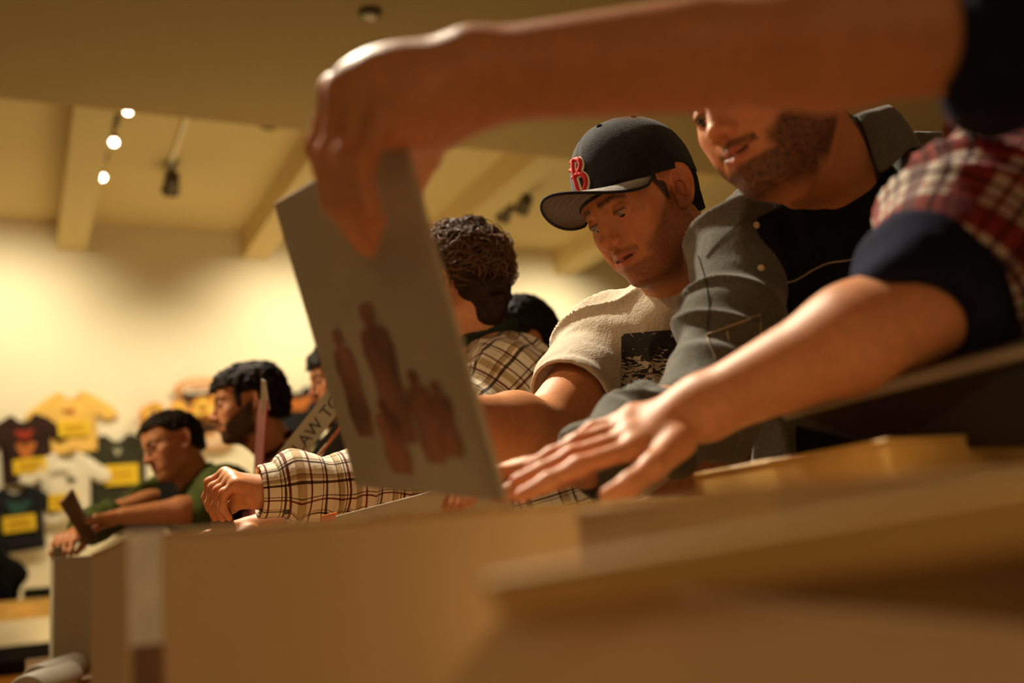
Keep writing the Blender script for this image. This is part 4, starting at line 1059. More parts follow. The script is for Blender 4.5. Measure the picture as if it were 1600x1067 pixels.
    gm = garment('overshirt', root, ops, lo, hi, .0042, M['denim'], fsegs=[(tc, hip, 'long', 1.1), (shR, elR, 'ring', 1.2), (elR, wrR, 'ring', 1.5), (shL, elL, 'ring', 1.2)], amp=.010, seed=21, freq=20, long=6)
    # collar wings, plackets, pocket, buttons
    shirt_collar(gm, neck, up, face, rt, M['denim'])
    def seam(name, px, r, m, parent=gm, off=.001):
        P_ = [on_surface(gm, x, y, off) for x, y in px]; P_ = [p for p in P_ if p is not None]
        if len(P_) > 2:
            keep = [P_[0]]
            for p in P_[1:]:
                if np.linalg.norm(p-keep[-1]) < .05: keep.append(p)
            if len(keep) > 2: return link(name, tubes_mesh(name, [tube(keep, r, 6)]), m, parent)
    def line(a, b, n=20, bow=0): return [(a[0]+(b[0]-a[0])*i/n+bow*math.sin(math.pi*i/n), a[1]+(b[1]-a[1])*i/n) for i in range(n+1)]
    seam('pocket_top_stitch', line((1103, 524), (1187, 492)), .0013, M['denim_seam']); seam('pocket_side_stitch', line((1103, 524), (1118, 560)), .0008, M['denim_seam'])
    seam('pocket_side_stitch', line((1187, 492), (1190, 560)), .0008, M['denim_seam']); seam('pocket_pen_stitch', line((1136, 518), (1139, 534)), .0012, M['denim_seam'])
    seam('shoulder_seam', line((1104, 402), (1160, 345), bow=-4), .0007, M['denim_dark']); seam('armhole_seam', line((1092, 400), (1105, 520), bow=8), .0007, M['denim_dark'])
    for px, py in ((1188, 420), (1181, 353), (1383, 268)):
        p = on_surface(gm, px, py, .002)
        if p is not None:
            bm = bmesh.new(); bmesh.ops.create_uvsphere(bm, u_segments=14, v_segments=8, radius=.0046)
            q = (CAM-p)/np.linalg.norm(CAM-p); fr = frame(q, Z)
            for v in bm.verts: v.co = Vector(p+fr@A(v.co.x, v.co.z*.35, v.co.y))
            link('button', bm_mesh(bm, smooth=True), M['button'], gm)
    hair_fn = lambda L: np.where((L[:, 2] > .02-1.0*np.clip(-L[:, 1], -.06, .055)) & ~((np.abs(L[:, 1]+.008) < .024) & (L[:, 2] < .038)) & ((L[:, 1] < .05) | (L[:, 2] > .07)), .008, -.01)
    polar_hair('hair', root, Ch, Mh, s, M['hair_dark'], hair_fn, rough=.004, freq=90, h=.003)
    legs(root, hip, (-.89, -.45))
grey_man()

# ---------------------------------------------------------------- man in the red plaid shirt, arms over the front boxes
def arms_man():
    neck = np.array([.72, .93, 1.50]); 
    elL = at(1610, 34, .66); wrL = at(735, 122, .80); shL = np.array([.70, .70, 1.47])
    elR = at(1462, 470, .93); wrR = at(1092, 640, 1.0); shR = at(1735, 110, 1.08)
    hip = np.array([.90, 1.02, .93]); tcn = (shL+shR)/2
    neck = tcn+np.array([.03, .0, .06]); Ch = neck+np.array([-.05, -.02, .17])
    Mh = frame((-.80, -.40, -.45), (-.4, -.2, .9))
    root = empty('person', (hip[0], hip[1], 0), label='person in red plaid shirt whose two bare forearms reach in from the right', cat='person', group='people browsing records')
    rp = lambda l: pts_at(l)
    # record-holding hand, hanging over the sleeve: pinky nearest the lens
    fi = [rp([(522, 140, .84), (497, 232, .835), (520, 318, .835), (566, 386, .86)]), rp([(548, 150, .815), (515, 240, .805), (535, 322, .80), (577, 390, .825)]),
          rp([(578, 165, .79), (540, 245, .775), (552, 318, .77), (584, 375, .79)]), rp([(606, 185, .765), (566, 255, .75), (572, 312, .75), (592, 352, .765)])]
    thb = rp([(690, 185, .84), (665, 245, .90), (640, 300, .95), (622, 345, .975)])
    hL = hand_ops(wrL, fi, thb, rs=1.12, palm=.0165, wrr=.033)
    hL0 = hL; bulge = [('u', .03, ell(at(655, 160, .815), (.045, .040, .040))), ('u', .03, ell(at(600, 145, .81), (.040, .030, .032)))]
    f2 = [rp([(992, 700, .965), (905, 728, .95), (858, 752, .945), (812, 775, .94)]), rp([(985, 682, .985), (895, 712, .98), (848, 736, .975), (806, 752, .97)]),
          rp([(982, 664, 1.005), (905, 690, 1.005), (862, 712, 1.0), (826, 730, 1.0)]), rp([(990, 648, 1.02), (925, 672, 1.03), (892, 692, 1.03), (868, 708, 1.03)])]
    th2 = rp([(1062, 690, .965), (1022, 728, .935), (985, 757, .92), (950, 774, .91)])
    hR = hand_ops(wrR, f2, th2, rs=1.05, palm=.014, wrr=.030)
    body = torso_ops(neck, shR, shL, hip, -.012)+arm_ops(shL, elL, wrL, 1.0)+[('u', .012, cap(elL*.45+wrL*.55, wrL, .040, .036))]+[('u', .02, hL)]+bulge+arm_ops(shR, elR, wrR, 1.12)+[('u', .02, hR)]
    body += [('u', .03, cap(neck, Ch, .055, .05))]
    lo, hi = bounds([neck, shR, shL, hip, elL, wrL, elR, wrR, at(480, 250, .84), at(800, 780, .93), at(566, 400, .9)], .10)
    p2 = skin_piece(body+[('s', 0, lambda P: np.maximum(-plane(neck+Z*.05, Ch-neck)(P), ell(Ch, (.2, .2, .2))(P)))], lo, hi, .0042, it=2)
    lo, hi = bounds([Ch, neck], .16)
    p1 = skin_piece([('u', 0, head_sdf(Ch, Mh, 1)), ('u', .03, cap(neck, Ch+Mh@A(0, -.03, -.03), .055, .053))], lo, hi, .0035, [plane(neck+Z*.05, neck-Ch)])
    c1 = tone_head(p1[0], Ch, Mh, 1, None, hair=(.02, .01, .006))
    tips = [f[-1] for f in fi+f2]+[f[1] for f in fi+f2]
    skin_obj(root, [p1, p2], [c1, hand_tone(p2[0], tips=tips)]); eyes(root, Ch, Mh, 1)
    polar_hair('hair', root, Ch, Mh, 1, M['hair_brown'], lambda L: np.where((L[:, 2] > .02-1.0*np.clip(-L[:, 1], -.06, .055)) & ((L[:, 1] < .05) | (L[:, 2] > .07)), .010, -.01), rough=.005, freq=70, h=.004)
    # shirt with rolled sleeves
    axR = elR-shR; axR /= np.linalg.norm(axR); axL = elL-shL; axL /= np.linalg.norm(axL)
    eR = elR-axR*.02; fo_ = (wrL-elL)/np.linalg.norm(wrL-elL)
    ops = torso_ops(neck, shR, shL, hip, .014)+[('u', .04, cap(shR, eR-axR*.05, .092, .086)), ('u', .04, cap(shL, elL-fo_*.03, .076, .058)), ('s', .006, ell(neck+Z*.06, (.08, .08, .07)))]
    lo, hi = bounds([neck, shR, shL, hip, eR, elL], .15)
    fs = [((shL+shR)/2, hip, 'long', 1), (shR, eR, 'ring', 1.3), (shL, elL, 'ring', 1)]
    gm = garment('plaid_shirt', root, ops, lo, hi, .0050, M['plaid_red'], wsegs=[(neck, hip, V, 0), (shR, eR, U, .1), (shL, elL, U, .2)], fsegs=fs, amp=.011, seed=31, freq=18, long=7)
    def cuff(a, b, r0, r1, thick=.007):
        ax = b-a; ax = ax/np.linalg.norm(ax)
        o = [('u', 0, cap(a, b, r0, r1)), ('i', .008, plane(b, ax)), ('i', .008, plane(a, -ax)), ('u', .012, cap(a*.5+b*.5, a*.5+b*.5+ax*.001, r0+.003, r0+.003)), ('i', .01, plane(b, ax)), ('s', .004, cap(b-ax*.02, b+ax*.2, r1-thick-.012, r1-thick-.008))]
        lo, hi = bounds([a, b], max(r0, r1)+.03)
        return garment('rolled_cuff', gm, o, lo, hi, .0042, M['navy_cloth'], fsegs=[(a, b, 'ring', 1.2)], amp=.008, seed=5, freq=22)
    cuff(elR-axR*.040, elR+axR*.026, .072, .064); 
    fo = wrL-elL; fo /= np.linalg.norm(fo)
    cuff(elL-fo*.02, at(1500, 44, .67), .062, .056)
    legs(root, hip, (-.89, -.45))
arms_man()

# ---------------------------------------------------------------- curly haired man in the cream plaid shirt
def curly_man():
    Ch = at(716, 460, 2.12); Mh = frame((-.86, .38, -.20), (-.10, .05, .99)); s = 1.0
    neck = at(758, 545, 2.14); shL = at(797, 598, 2.03); shR = at(770, 580, 2.36); hip = np.array([neck[0]+.14, neck[1]+.10, .93])
    elL = at(655, 748, 1.84); wrL = at(400, 768, 1.71); elR = at(640, 800, 2.15); wrR = at(415, 822, 1.86)
    face = np.array([-.95, -.3, 0]); up = neck-hip; up /= np.linalg.norm(up)
    root = empty('person', (hip[0], hip[1], 0), label='curly brown haired man in cream and brown plaid shirt, face hidden by the held record', cat='person', group='people browsing records')
    lo, hi = bounds([Ch, neck], .16); loc = lambda *p: Ch+Mh@A(*p)
    p1 = skin_piece([('u', 0, head_sdf(Ch, Mh, s)), ('u', .035, cap(loc(0, -.03, -.045), neck, .054, .062))], lo, hi, .0024, [plane(neck, neck-Ch)])
    c1 = tone_head(p1[0], Ch, Mh, s, None)
    f = [pts_at(l) for l in ([(352, 744, 1.675), (330, 766, 1.655), (327, 785, 1.655), (337, 800, 1.66)], [(357, 750, 1.695), (333, 768, 1.69), (329, 788, 1.69), (337, 803, 1.69)],
         [(362, 752, 1.715), (336, 765, 1.72), (328, 785, 1.72), (333, 800, 1.72)], [(368, 757, 1.735), (346, 770, 1.745), (338, 786, 1.745), (340, 798, 1.745)])]
    f = [pts_at([(360, 745, 1.70), (334, 762, 1.70), (328, 782, 1.70), (336, 799, 1.70)]), pts_at([(364, 750, 1.685), (342, 766, 1.68), (338, 785, 1.68), (347, 800, 1.68)]),
         pts_at([(369, 757, 1.67), (350, 770, 1.66), (347, 787, 1.66), (358, 799, 1.665)]), pts_at([(352, 740, 1.72), (328, 754, 1.72), (323, 772, 1.72), (327, 786, 1.72)])]
    f = [f[3], f[0], f[1], f[2]]
    th = pts_at([(392, 778, 1.69), (374, 784, 1.70), (362, 792, 1.71), (350, 800, 1.715)])
    f = [[q[0], q[1], q[2]-Z*.006, q[3]-Z*.011] for q in f]
    hL = hand_ops(wrL, f, th, rs=.98, palm=.0145, wrr=.029)
    f2 = [[wrR+np.array([-.07, -.03, -.0])+U*.02*(i-1.5), wrR+np.array([-.10, -.045, -.012])+U*.021*(i-1.5), wrR+np.array([-.118, -.05, -.03])+U*.021*(i-1.5), wrR+np.array([-.125, -.05, -.05])+U*.021*(i-1.5)] for i in range(4)]
    hR = hand_ops(wrR, f2, [wrR+np.array([-.03, -.02, -.01])-U*.03, wrR+np.array([-.055, -.02, -.02])-U*.05, wrR+np.array([-.08, -.01, -.03])-U*.05, wrR+np.array([-.10, .0, -.04])-U*.045])
    body = torso_ops(neck, shR, shL, hip, -.012)+arm_ops(shL, elL, wrL)+[('u', .012, hL), ('u', .012, ell(at(374, 772, 1.695), (.017, .017, .017)))]+arm_ops(shR, elR, wrR)+[('u', .012, hR)]
    lo, hi = bounds([neck, shR, shL, hip, elL, wrL, elR, wrR, at(325, 800, 1.7)], .14)
    p2 = skin_piece(body, lo, hi, .0036, [bodycut(neck, Ch)])
    tips = [q[-1] for q in f]+[q[1] for q in f]
    skin_obj(root, [p1, p2], [c1, hand_tone(p2[0], tips=tips)]); eyes(root, Ch, Mh, s)
    # plaid shirt
    endL = at(403, 768, 1.712); fa = endL-elL; fa /= np.linalg.norm(fa); cs = endL-fa*.075
    ops = torso_ops(neck-up*.01, shR, shL, hip, .016, belly=.02)+[('u', .04, cap(shL, elL, .084, .060)), ('u', .03, cap(elL, cs, .056, .053)), ('u', .008, cap(cs, cs+fa*.001, .060, .060)),
          ('u', .04, cap(shR, elR, .080, .060)), ('u', .03, cap(elR, wrR*.75+elR*.25, .058, .048)), ('s', .006, ell(neck+up*.07, (.07, .07, .07)))]
    lo, hi = bounds([neck, shR, shL, hip, elL, cs, elR, wrR], .13)
    tc = (shR+shL)/2
    gm = garment('plaid_shirt', root, ops, lo, hi, .0042, M['plaid_cream'], wsegs=[(neck+Z*.1, hip, U, 0.02), (shL, elL, face, .03), (elL, endL, Z, .055), (shR, elR, face, .1), (elR, wrR, Z, .2)],
                 fsegs=[(tc, hip, 'long', 1), (shL, elL, 'ring', 1.2), (elL, endL, 'ring', .9), (shR, elR, 'ring', 1), (elR, wrR, 'ring', 1.3)], amp=.012, seed=41, freq=19, long=7)
    # buttoned cuff
    a, b = cs-fa*.006, endL
    o = [('u', 0, cap(a, b, .052, .046)), ('i', .003, plane(b, fa)), ('i', .003, plane(a, -fa)), ('s', .002, cap(b-fa*.03, b+fa*.1, .040, .040))]
    lo, hi = bounds([a, b], .08)
    cf = garment('cuff', gm, o, lo, hi, .0030, M['plaid_cream'], wsegs=[(a, b, Z, .0)], fsegs=[(a, b, 'ring', .5)], amp=.006, seed=6, freq=16)
    for px, py in ((447, 798), (486, 722)):
        p = on_surface(cf, px, py, .001) if px < 460 else None
        if p is not None:
            bm = bmesh.new(); bmesh.ops.create_uvsphere(bm, u_segments=14, v_segments=8, radius=.0055); q = (CAM-p)/np.linalg.norm(CAM-p); fr = frame(q, Z)
            for v in bm.verts: v.co = Vector(p+fr@A(v.co.x, v.co.z*.4, v.co.y))
            link('button', bm_mesh(bm, smooth=True), M['button_dark'], cf)
    ring = [neck-Z*.0+up*.03+np.array([math.cos(a)*.066, math.sin(a)*.066, 0])-face*0.0-Z*.02*(np.array([math.cos(a), math.sin(a), 0])@face) for a in np.linspace(0, 2*math.pi, 30)]
    link('collar', tubes_mesh('c', [tube(ring, .018, 10)]), M['slate_cloth'], gm)
    # curly hair: volume plus loose strands
    hf = lambda L: np.clip((L[:, 2]+.066)/.045, 0, 1)*np.where((L[:, 2] > -.062) & (L[:, 1] < np.where(L[:, 2] < .034, -.028, np.where(L[:, 2] > .045, .2, .015))), .009+.016*np.clip((L[:, 2]-.02)/.08, 0, 1)+.004*np.clip((-L[:, 1])/.08, 0, 1), -.01)
    h = polar_hair('hair', root, Ch, Mh, s, M['hair_brown'], hf, rough=.011, freq=52, h=.0030)
    T = []
    for i in range(1100):
        d = rng.normal(size=3); d /= np.linalg.norm(d); d[2] = abs(d[2])*.9-.25; 
        if d[1] > .55 and d[2] < .3: continue
        d /= np.linalg.norm(d); base = A(0, -.016, .043)+d*A(.078, .098, .083)*(1.05+.16*rng.random())
        if abs(base[1]+.008) < .024 and base[2] < .03: continue
        tdir = np.cross(d, rng.normal(size=3)); tdir = tdir*.5+np.array([0, -.8, -.35]); tdir -= d*(tdir@d); tdir /= np.linalg.norm(tdir); bn = np.cross(d, tdir)
        Ls = .045+.03*rng.random(); ph = rng.random()*6.28; amp_ = .006+.006*rng.random(); lift = .010+.022*rng.random()*(1 if d[2] > .3 else .4)
        pl = []
        for q in np.linspace(0, 1, 9):
            w2 = ph+q*7.5
            pl.append(base+tdir*(Ls*q)+bn*amp_*math.sin(w2)+d*(lift*math.sin(q*2.6)+amp_*.5*math.cos(w2)-.03*q*q))
        T.append(tube([Ch+Mh@p for p in pl], [.0012]*7+[.0008, .0003], 4))
    link('loose_curls', tubes_mesh('curls', T), M['hair_strand'], root, kind='stuff')
    legs(root, hip, (-.89, -.45))
curly_man()

# ---------------------------------------------------------------- the others at the far end of the row
def simple_man(label, Ch, fwd, up_, neck, shR, shL, elR, wrR, elL, wrL, shirt, hair, hairfn, s=1.0, headkw={}, tonekw={}, h=.0045, hands=None, inner=None, sleeves=(1.0, 1.0), face=(-.9, -.4, 0), hipo=(.05, .1), rough=.004, freq=80, jacket=None):
    Mh = frame(fwd, up_); hip = np.array([neck[0]+hipo[0], neck[1]+hipo[1], .93]); face = np.array(face, float); face /= np.linalg.norm(face)
    root = empty('person', (hip[0], hip[1], 0), label=label, cat='person', group='people browsing records')
    loc = lambda *p: Ch+Mh@A(*p)*s
    lo, hi = bounds([Ch, neck], .16)
    p1 = skin_piece([('u', 0, head_sdf(Ch, Mh, s, **headkw)), ('u', .035, cap(loc(0, -.03, -.045), neck, .056, .062)), ('u', .03, cap(loc(0, .02, -.08), neck+face*.02, .03, .045))], lo, hi, .0030, [plane(neck, neck-Ch)])
    c1 = tone_head(p1[0], Ch, Mh, s, None, **tonekw)
    def auto(wr, el, sd):
        ax = wr-el; ax /= np.linalg.norm(ax); sdv = np.cross(ax, Z); sdv /= np.linalg.norm(sdv); sdv *= sd; dn = np.array([0, 0, -1.])
        f = [[wr+ax*.088+sdv*.020*(1.5-i), wr+ax*.118+sdv*.020*(1.5-i)+dn*.012, wr+ax*.132+sdv*.020*(1.5-i)+dn*.036, wr+ax*.128+sdv*.019*(1.5-i)+dn*.056] for i in range(4)]
        return f, [wr+ax*.03+sdv*.03+dn*.01, wr+ax*.062+sdv*.046+dn*.018, wr+ax*.09+sdv*.045+dn*.034, wr+ax*.108+sdv*.036+dn*.048]
    body = torso_ops(neck, shR, shL, hip, -.012)
    for k_, (sh, el, wr, sd) in enumerate(((shR, elR, wrR, -1), (shL, elL, wrL, 1))):
        hd = hands[k_] if hands and hands[k_] else auto(wr, el, sd)
        body += arm_ops(sh, el, wr)+[('u', .012, hand_ops(wr, hd[0], hd[1]))]
    lo, hi = bounds([neck, shR, shL, hip, elL, wrL, elR, wrR], .20)
    p2 = skin_piece(body, lo, hi, h, [bodycut(neck, Ch)])
    skin_obj(root, [p1, p2], [c1, hand_tone(p2[0])]); eyes(root, Ch, Mh, s, look=(0, -.7))
    tc = (shR+shL)/2; up = neck-hip; up /= np.linalg.norm(up)
    ops = torso_ops(neck-up*.01, shR, shL, hip, .014)
    for sh, el, wr, q in ((shR, elR, wrR, sleeves[0]), (shL, elL, wrL, sleeves[1])):
        if q <= 1: ops.append(('u', .04, cap(sh, sh+(el-sh)*q, .070, .062)))
        else: ops += [('u', .04, cap(sh, el, .070, .058)), ('u', .03, cap(el, el+(wr-el)*(q-1), .057, .046))]
    ops.append(('s', .006, ell(neck+up*.06+face*.02, (.072, .072, .07))))
    lo, hi = bounds([neck, shR, shL, hip, elL, elR, wrL, wrR], .12)
    fs = [(tc, hip, 'long', 1), (shR, elR, 'ring', 1.2), (elR, wrR, 'ring', 1.2), (shL, elL, 'ring', 1.2), (elL, wrL, 'ring', 1.2)]
    if inner:
        garment('t_shirt', root, torso_ops(neck-up*.008, shR, shL, hip, .004)+[('s', .006, ell(neck+up*.06+face*.02, (.068, .068, .068)))], *bounds([neck, shR, shL, hip], .15), .008, M[inner], fsegs=fs[:1], amp=.006)
        rt = np.cross(face, Z)
        def op(P):
            q = P-tc; return np.maximum(np.abs(q@rt-.02)-.10, .02-q@face)
        ops.append(('s', .004, op))
    gm = garment('shirt', root, ops, lo, hi, .0062, M[shirt], fsegs=fs, amp=.012, seed=int(abs(Ch[0])*100) % 50, freq=18, long=6)
    ring = [neck+up*.025+np.array([math.cos(a)*.064, math.sin(a)*.064, 0])-Z*.02*(np.array([math.cos(a), math.sin(a), 0])@face) for a in np.linspace(0, 2*math.pi, 30)]
    link('collar', tubes_mesh('c', [tube(ring, .014, 8)]), M[shirt], gm)
    if hairfn: polar_hair('hair', root, Ch, Mh, s, M[hair], hairfn, rough=rough, freq=freq, h=.0035)
    legs(root, hip, (-.89, -.45)); return root, Mh
short = lambda L: np.where((L[:, 2] > .018-1.0*np.clip(-L[:, 1], -.06, .055)) & ~((np.abs(L[:, 1]+.008) < .024) & (L[:, 2] < .038)) & ((L[:, 1] < .045) | (L[:, 2] > .068)), .012, -.01)
full = lambda L: np.where((L[:, 2] > -.02-.5*np.clip(-L[:, 1], -.02, .06)) & ~((np.abs(L[:, 1]+.004) < .026) & (L[:, 2] < .034)) & ((L[:, 1] < .04) | (L[:, 2] > .060)), .014+.012*np.clip(-L[:, 1]/.08, 0, 1), -.01)
# glasses man
Cg = at(270, 700, 3.50)
rg, Mg = simple_man('man in glasses and green shirt over black, lifting a record at left', Cg, (-.676, -.696, -.242), (-.337, .001, .941),
    neck=at(306, 748, 3.56), shR=at(262, 772, 3.72), shL=at(352, 768, 3.42), elR=at(190, 800, 3.50), wrR=at(125, 830, 3.16), elL=at(326, 795, 3.22), wrL=at(196, 806, 3.10),
    shirt='green_cloth', hair='hair_dark', hairfn=lambda L: np.where((L[:, 2] > .018-1.0*np.clip(-L[:, 1], -.06, .055)) & ~((np.abs(L[:, 1]+.008) < .024) & (L[:, 2] < .038)) & ((L[:, 1] < .045) | ((L[:, 2] > .072) & (np.abs(L[:, 0]-.012) > .012-.3*(L[:, 1]-.05)*0)) ), .013, -.01), inner='black_cloth', sleeves=(1.85, 1.0), tonekw=dict(stub=((.2, .09, .04), .3)), headkw=dict(lids=.0024), hipo=(.22, .08))
gl = []
for sx in (1, -1): gl.append(tube([Cg+Mg@A(.0315*sx+.0215*math.cos(a), .096, .008+.0165*math.sin(a)) for a in np.linspace(0, 2*math.pi, 25)], .0017, 6))
gl.append(tube([Cg+Mg@A(x, .097+.002, .011) for x in (-.010, 0, .010)], .0012, 6))
for sx in (1, -1): gl.append(tube([Cg+Mg@A(sx*.053, .094, .012), Cg+Mg@A(sx*.076, .04, .013), Cg+Mg@A(sx*.081, -.012, .012)], .0013, 6))
link('eyeglasses', tubes_mesh('gl', gl), M['glass_frame'], rg)
# bearded man
simple_man('bearded man with long dark hair in profile, wearing a maroon and dark top', at(386, 636, 3.11), (-.93, -.34, -.10), (-.10, -.03, .99),
    neck=at(432, 700, 3.18), shR=at(455, 735, 3.40), shL=at(440, 765, 3.02), elR=at(380, 850, 3.3), wrR=at(330, 850, 3.1), elL=at(400, 870, 2.85), wrL=at(340, 860, 2.75),
    shirt='maroon_cloth', hair='hair_dark', hairfn=full, tonekw=dict(beard=((.028, .014, .008), .95)), headkw=dict(jaw=1.0, nose=1.05), sleeves=(1.8, 1.8), rough=.007, freq=50, hipo=(.2, .1))
# black haired person behind the plaid shoulder
simple_man('person with short black hair behind the plaid shoulder, only the crown showing', at(815, 546, 2.85), (-.80, -.30, -.55), (-.45, -.25, .85),
    neck=at(842, 628, 2.92), shR=at(845, 650, 3.15), shL=at(880, 650, 2.75), elR=at(800, 780, 2.9), wrR=at(720, 820, 2.7), elL=at(850, 800, 2.7), wrL=at(760, 840, 2.55),
    shirt='blue_cloth', hair='hair_black', hairfn=full, s=1.03, sleeves=(1.8, 1.8), rough=.003, freq=110, hipo=(.1, .1))
# dark figure mostly behind the held record
simple_man('dark haired person in dark top almost hidden behind the left edge of the held record', at(530, 596, 3.45), (-.85, -.45, -.2), (-.1, -.05, .99),
    neck=at(542, 665, 3.5), shR=at(550, 700, 3.72), shL=at(550, 712, 3.33), elR=at(520, 850, 3.6), wrR=at(520, 950, 3.5), elL=at(520, 850, 3.25), wrL=at(520, 950, 3.15),
    shirt='black_cloth', hair='hair_black', hairfn=full, s=1.0, sleeves=(1.8, 1.8), rough=.006, freq=60, hipo=(.1, .1))

# ================================================================ RECORDS IN HAND AND IN THE BOXES
def sleeve_px(c4, th, m, name, label, cat='record sleeve', parent=None, k=None):
    """c4: world corners bl, br, tr, tl; thickness th away from the camera"""
    P = [np.asarray(q, float) for q in c4]; n = np.cross(P[1]-P[0], P[3]-P[0]); n /= np.linalg.norm(n)
    if n@(P[0]-CAM) < 0: n = -n
    t = empty(name, P[0], label=label, cat=cat) if parent is None else parent
    link('cover' if parent is None else name, bm_mesh(hexa(P+[q+n*th for q in P], .0008)), M[m], t)
    return t, n
# held record: square sleeve standing in the foreground box
tl, tr = at(427, 318, 1.05), at(622, 205, .80)
ex = tr-tl; wd = np.linalg.norm(ex); ex /= wd; 
bl_ = at(427+138*.94*1.0, 318+470*.94, 1.07)
dn = bl_-tl; S_ = np.linalg.norm(dn); dn /= S_; br_ = tr+dn*S_; tr_ = tr
hr, n = sleeve_px([bl_, br_, tr_, tl], .006, 'sleeve', 'record_sleeve', 'grey record sleeve with dark red figures held up in the foreground')
W_ = wd
def blob(pts, name='printed_figure', m='sleeve_print', off=.0012):
    bm = bmesh.new(); vs = [bm.verts.new(tl+ex*W_*x+dn*S_*y-n*off) for x, y in pts]; bm.faces.new(vs)
    return link(name, bm_mesh(bm), M[m], hr)
def figure(cx, cy, w_, h_, seed):
    r_ = random.Random(seed); out = []
    prof = [(0, .0), (.16, .02), (.18, .10), (.10, .16), (.34, .20), (.42, .34), (.34, .55), (.40, .78), (.30, 1.0)]
    for x, y in prof: out.append((cx+w_*(x+.05*r_.random()), cy+h_*y))
    for x, y in prof[::-1]: out.append((cx-w_*(x*.95+.05*r_.random()), cy+h_*y))
    return out
blob(figure(.22, .46, .20, .36, 1)); blob(figure(.50, .40, .26, .44, 2)); blob(figure(.68, .62, .18, .28, 3)); blob(figure(.42, .70, .22, .24, 4))
blob(figure(.80, .66, .16, .22, 5))
# small card in the curly man's hand
a0, a1 = at(330, 796, 1.69), at(357, 790, 1.72)
sleeve_px([at(330, 870, 1.69), at(380, 870, 1.66), at(357, 792, 1.695), at(328, 792, 1.715)], .004, 'sleeve_brown', 'record_sleeve', 'dark record sleeve pinched by the hand in the plaid cuff')
# CLAW TO divider and the sleeves behind it
tlc, blc = at(519, 600, 2.25), at(420, 725, 2.25); ed = (tlc-blc); Le = np.linalg.norm(ed); ed /= Le
dv = empty('divider_card', blc, label='grey divider card lettered CLAW TO, slanting above the plaid arm', cat='divider card')
right = np.cross(ed, (blc-CAM)/np.linalg.norm(blc-CAM)); right /= np.linalg.norm(right)
if right@(at(600, 700, 2.25)-blc) < 0: right = -right
dn2 = right*.98-Z*0; 
o0 = blc-ed*.04; WD = .052; fn_ = np.cross(ed, right); fn_ = fn_ if fn_@(CAM-o0) > 0 else -fn_
link('card', bm_mesh(hexa([o0, o0+ed*(Le+.14), o0+ed*(Le+.14)+right*WD, o0+right*WD]+[q-fn_*.004 for q in (o0, o0+ed*(Le+.14), o0+ed*(Le+.14)+right*WD, o0+right*WD)], .0008)), M['grey_box'], dv)
me = text_mesh('CLAW TO', .044, .0004); place_mesh(me, o0+ed*(.165)+right*WD*.58+fn_*.0012, ed*.92, -right*.88, fn_); link('lettering', me, M['black'], dv)
for i, (off, m, lb) in enumerate(((.060, 'sleeve_dark', 'black record sleeve directly behind the lettered divider'), (.074, 'orange', 'thin orange edged record sleeve second behind the divider'), (.082, 'sleeve_dark', 'black record sleeve furthest behind the lettered divider'))):
    o1 = blc-ed*.10+right*off-fn_*.02*i; wd_ = (.012, .006, .30)[i]
    t = empty('record_sleeve', o1, label=lb, cat='record sleeve')
    link('cover', bm_mesh(hexa([o1, o1+ed*(Le+.16), o1+ed*(Le+.16)+right*wd_, o1+right*wd_]+[q-fn_*.006 for q in (o1, o1+ed*(Le+.16), o1+ed*(Le+.16)+right*wd_, o1+right*wd_)], .0008)), M[m], t)
bc = blc+right*.36+ed*.10
bin_box('record_box', bc@U-.30, bc@U+.25, bc@V-.10, bc@V+.16, ZT, 1.13, 'card', 'mid-row cardboard record box hidden behind the big one, holding the lettered divider')
# red sleeve seen edge on, with white inner sleeve peeking out
sleeve_px([at(388, 850, 2.55), at(402, 850, 2.35), at(417, 625, 2.35), at(404, 625, 2.55)], .004, 'red_sleeve', 'record_sleeve', 'red record sleeve seen edge-on in front of the bearded man')
sleeve_px([at(406, 645, 2.42), at(421, 640, 2.40), at(414, 595, 2.40), at(408, 592, 2.42)], .003, 'white', 'inner_sleeve', 'white paper inner sleeve poking out of the red record sleeve', cat='inner sleeve')
# record lifted by the man in glasses
sleeve_px([at(140, 850, 2.95), at(153, 842, 3.05), at(114, 763, 3.05), at(98, 783, 2.95)], .012, 'sleeve_brown', 'record_sleeve', 'tan record sleeve lifted at a slant by the man in glasses')
sleeve_px([at(83, 900, 2.84), at(98, 900, 2.90), at(98, 852, 2.90), at(84, 856, 2.84)], .004, 'sleeve', 'record_sleeve', 'grey record sleeve pulled up from the pale grey box')
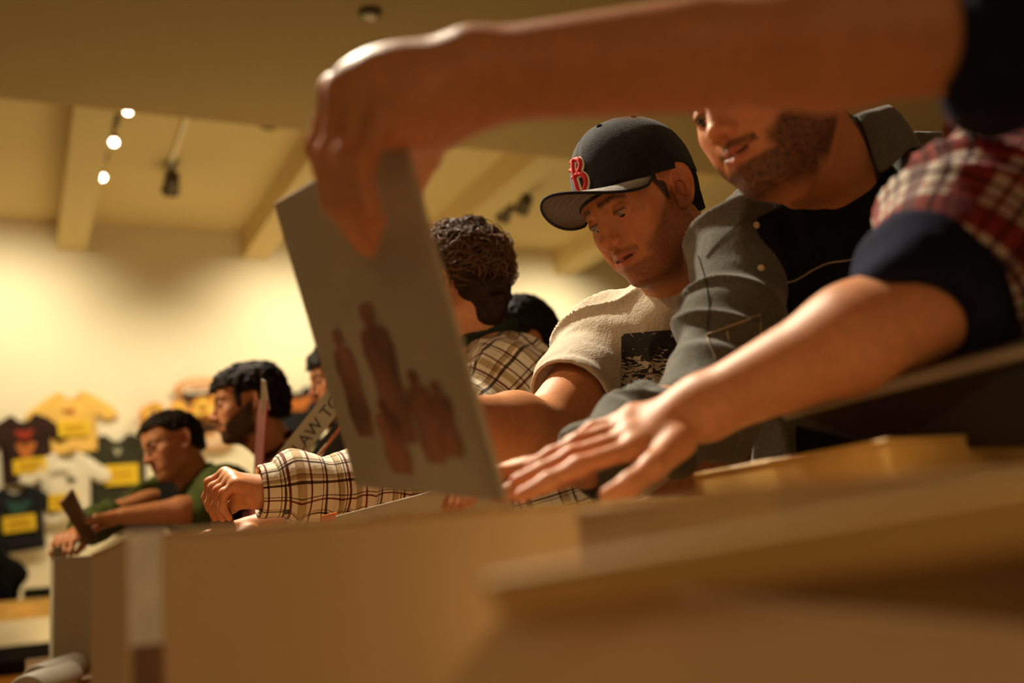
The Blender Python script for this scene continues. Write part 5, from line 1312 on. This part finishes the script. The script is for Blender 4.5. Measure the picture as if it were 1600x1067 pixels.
# orange and pale sleeves right of the plaid cuff
sleeve_px([at(503, 840, 1.66), at(528, 840, 1.62), at(524, 800, 1.62), at(501, 806, 1.66)], .004, 'orange', 'record_sleeve', 'orange record sleeve standing just right of the plaid cuff')
sleeve_px([at(522, 850, 1.55), at(800, 850, 1.40), at(800, 735, 1.40), at(524, 806, 1.55)], .006, 'sleeve', 'record_sleeve', 'large grey record sleeve standing behind the held record')
# dark leaning sleeves in clear plastic at right
P1 = [at(1225, 800, 1.02), at(1660, 800, .80), at(1660, 520, .80), at(1218, 640, 1.02)]
P1 = [at(1225, 660, 1.02), at(1390, 700, .98), at(1660, 700, .80), at(1660, 520, .80), at(1218, 638, 1.02)]
bm = bmesh.new(); nn = np.cross(P1[1]-P1[0], P1[4]-P1[0]); nn /= np.linalg.norm(nn)
if nn@(P1[0]-CAM) < 0: nn = -nn
v0_ = [bm.verts.new(p) for p in P1]; v1_ = [bm.verts.new(p+nn*.02) for p in P1]; bm.faces.new(v0_); bm.faces.new(v1_[::-1])
for i in range(5): j = (i+1) % 5; bm.faces.new((v0_[i], v0_[j], v1_[j], v1_[i]))
t = empty('record_stack', P1[0], label='dark flat stack of records in clear plastic leaning under the lower forearm at right', cat='record sleeve')
link('cover', bm_mesh(bm), M['sleeve_dark'], t)
dd = (P1[3]-P1[4]); Ld = np.linalg.norm(dd); dd /= Ld; wdn = np.cross(dd, nn); wdn = -wdn if wdn[2] > 0 else wdn
o1 = P1[4]-nn*.004
link('plastic_edge', bm_mesh(hexa([o1, o1+dd*Ld, o1+dd*Ld+wdn*.014, o1+wdn*.014]+[q+nn*.03 for q in (o1, o1+dd*Ld, o1+dd*Ld+wdn*.014, o1+wdn*.014)], .002)), M['plastic'], t)
# tan sleeves poking from the crate
for i, (x0, x1, y0, y1, d, m) in enumerate(((1175, 1390, 722, 690, 1.03, 'card'), (1260, 1385, 735, 682, 1.08, 'card_edge'), (1440, 1600, 712, 690, 1.0, 'honey'))):
    sleeve_px([at(x0, 800, d), at(x1, 800, d), at(x1, y1, d), at(x0, y0, d)], .005, m, 'cardboard_divider', ['tan cardboard divider rising toward the right in the honey crate', 'peaked cardboard divider behind the first one in the honey crate', 'honey coloured divider at the right edge of the picture'][i], cat='divider card')
for o in bpy.data.objects:
    if o.type == 'MESH' and o.parent is None and 'kind' not in o and 'category' not in o: print('UNTAGGED', o.name)
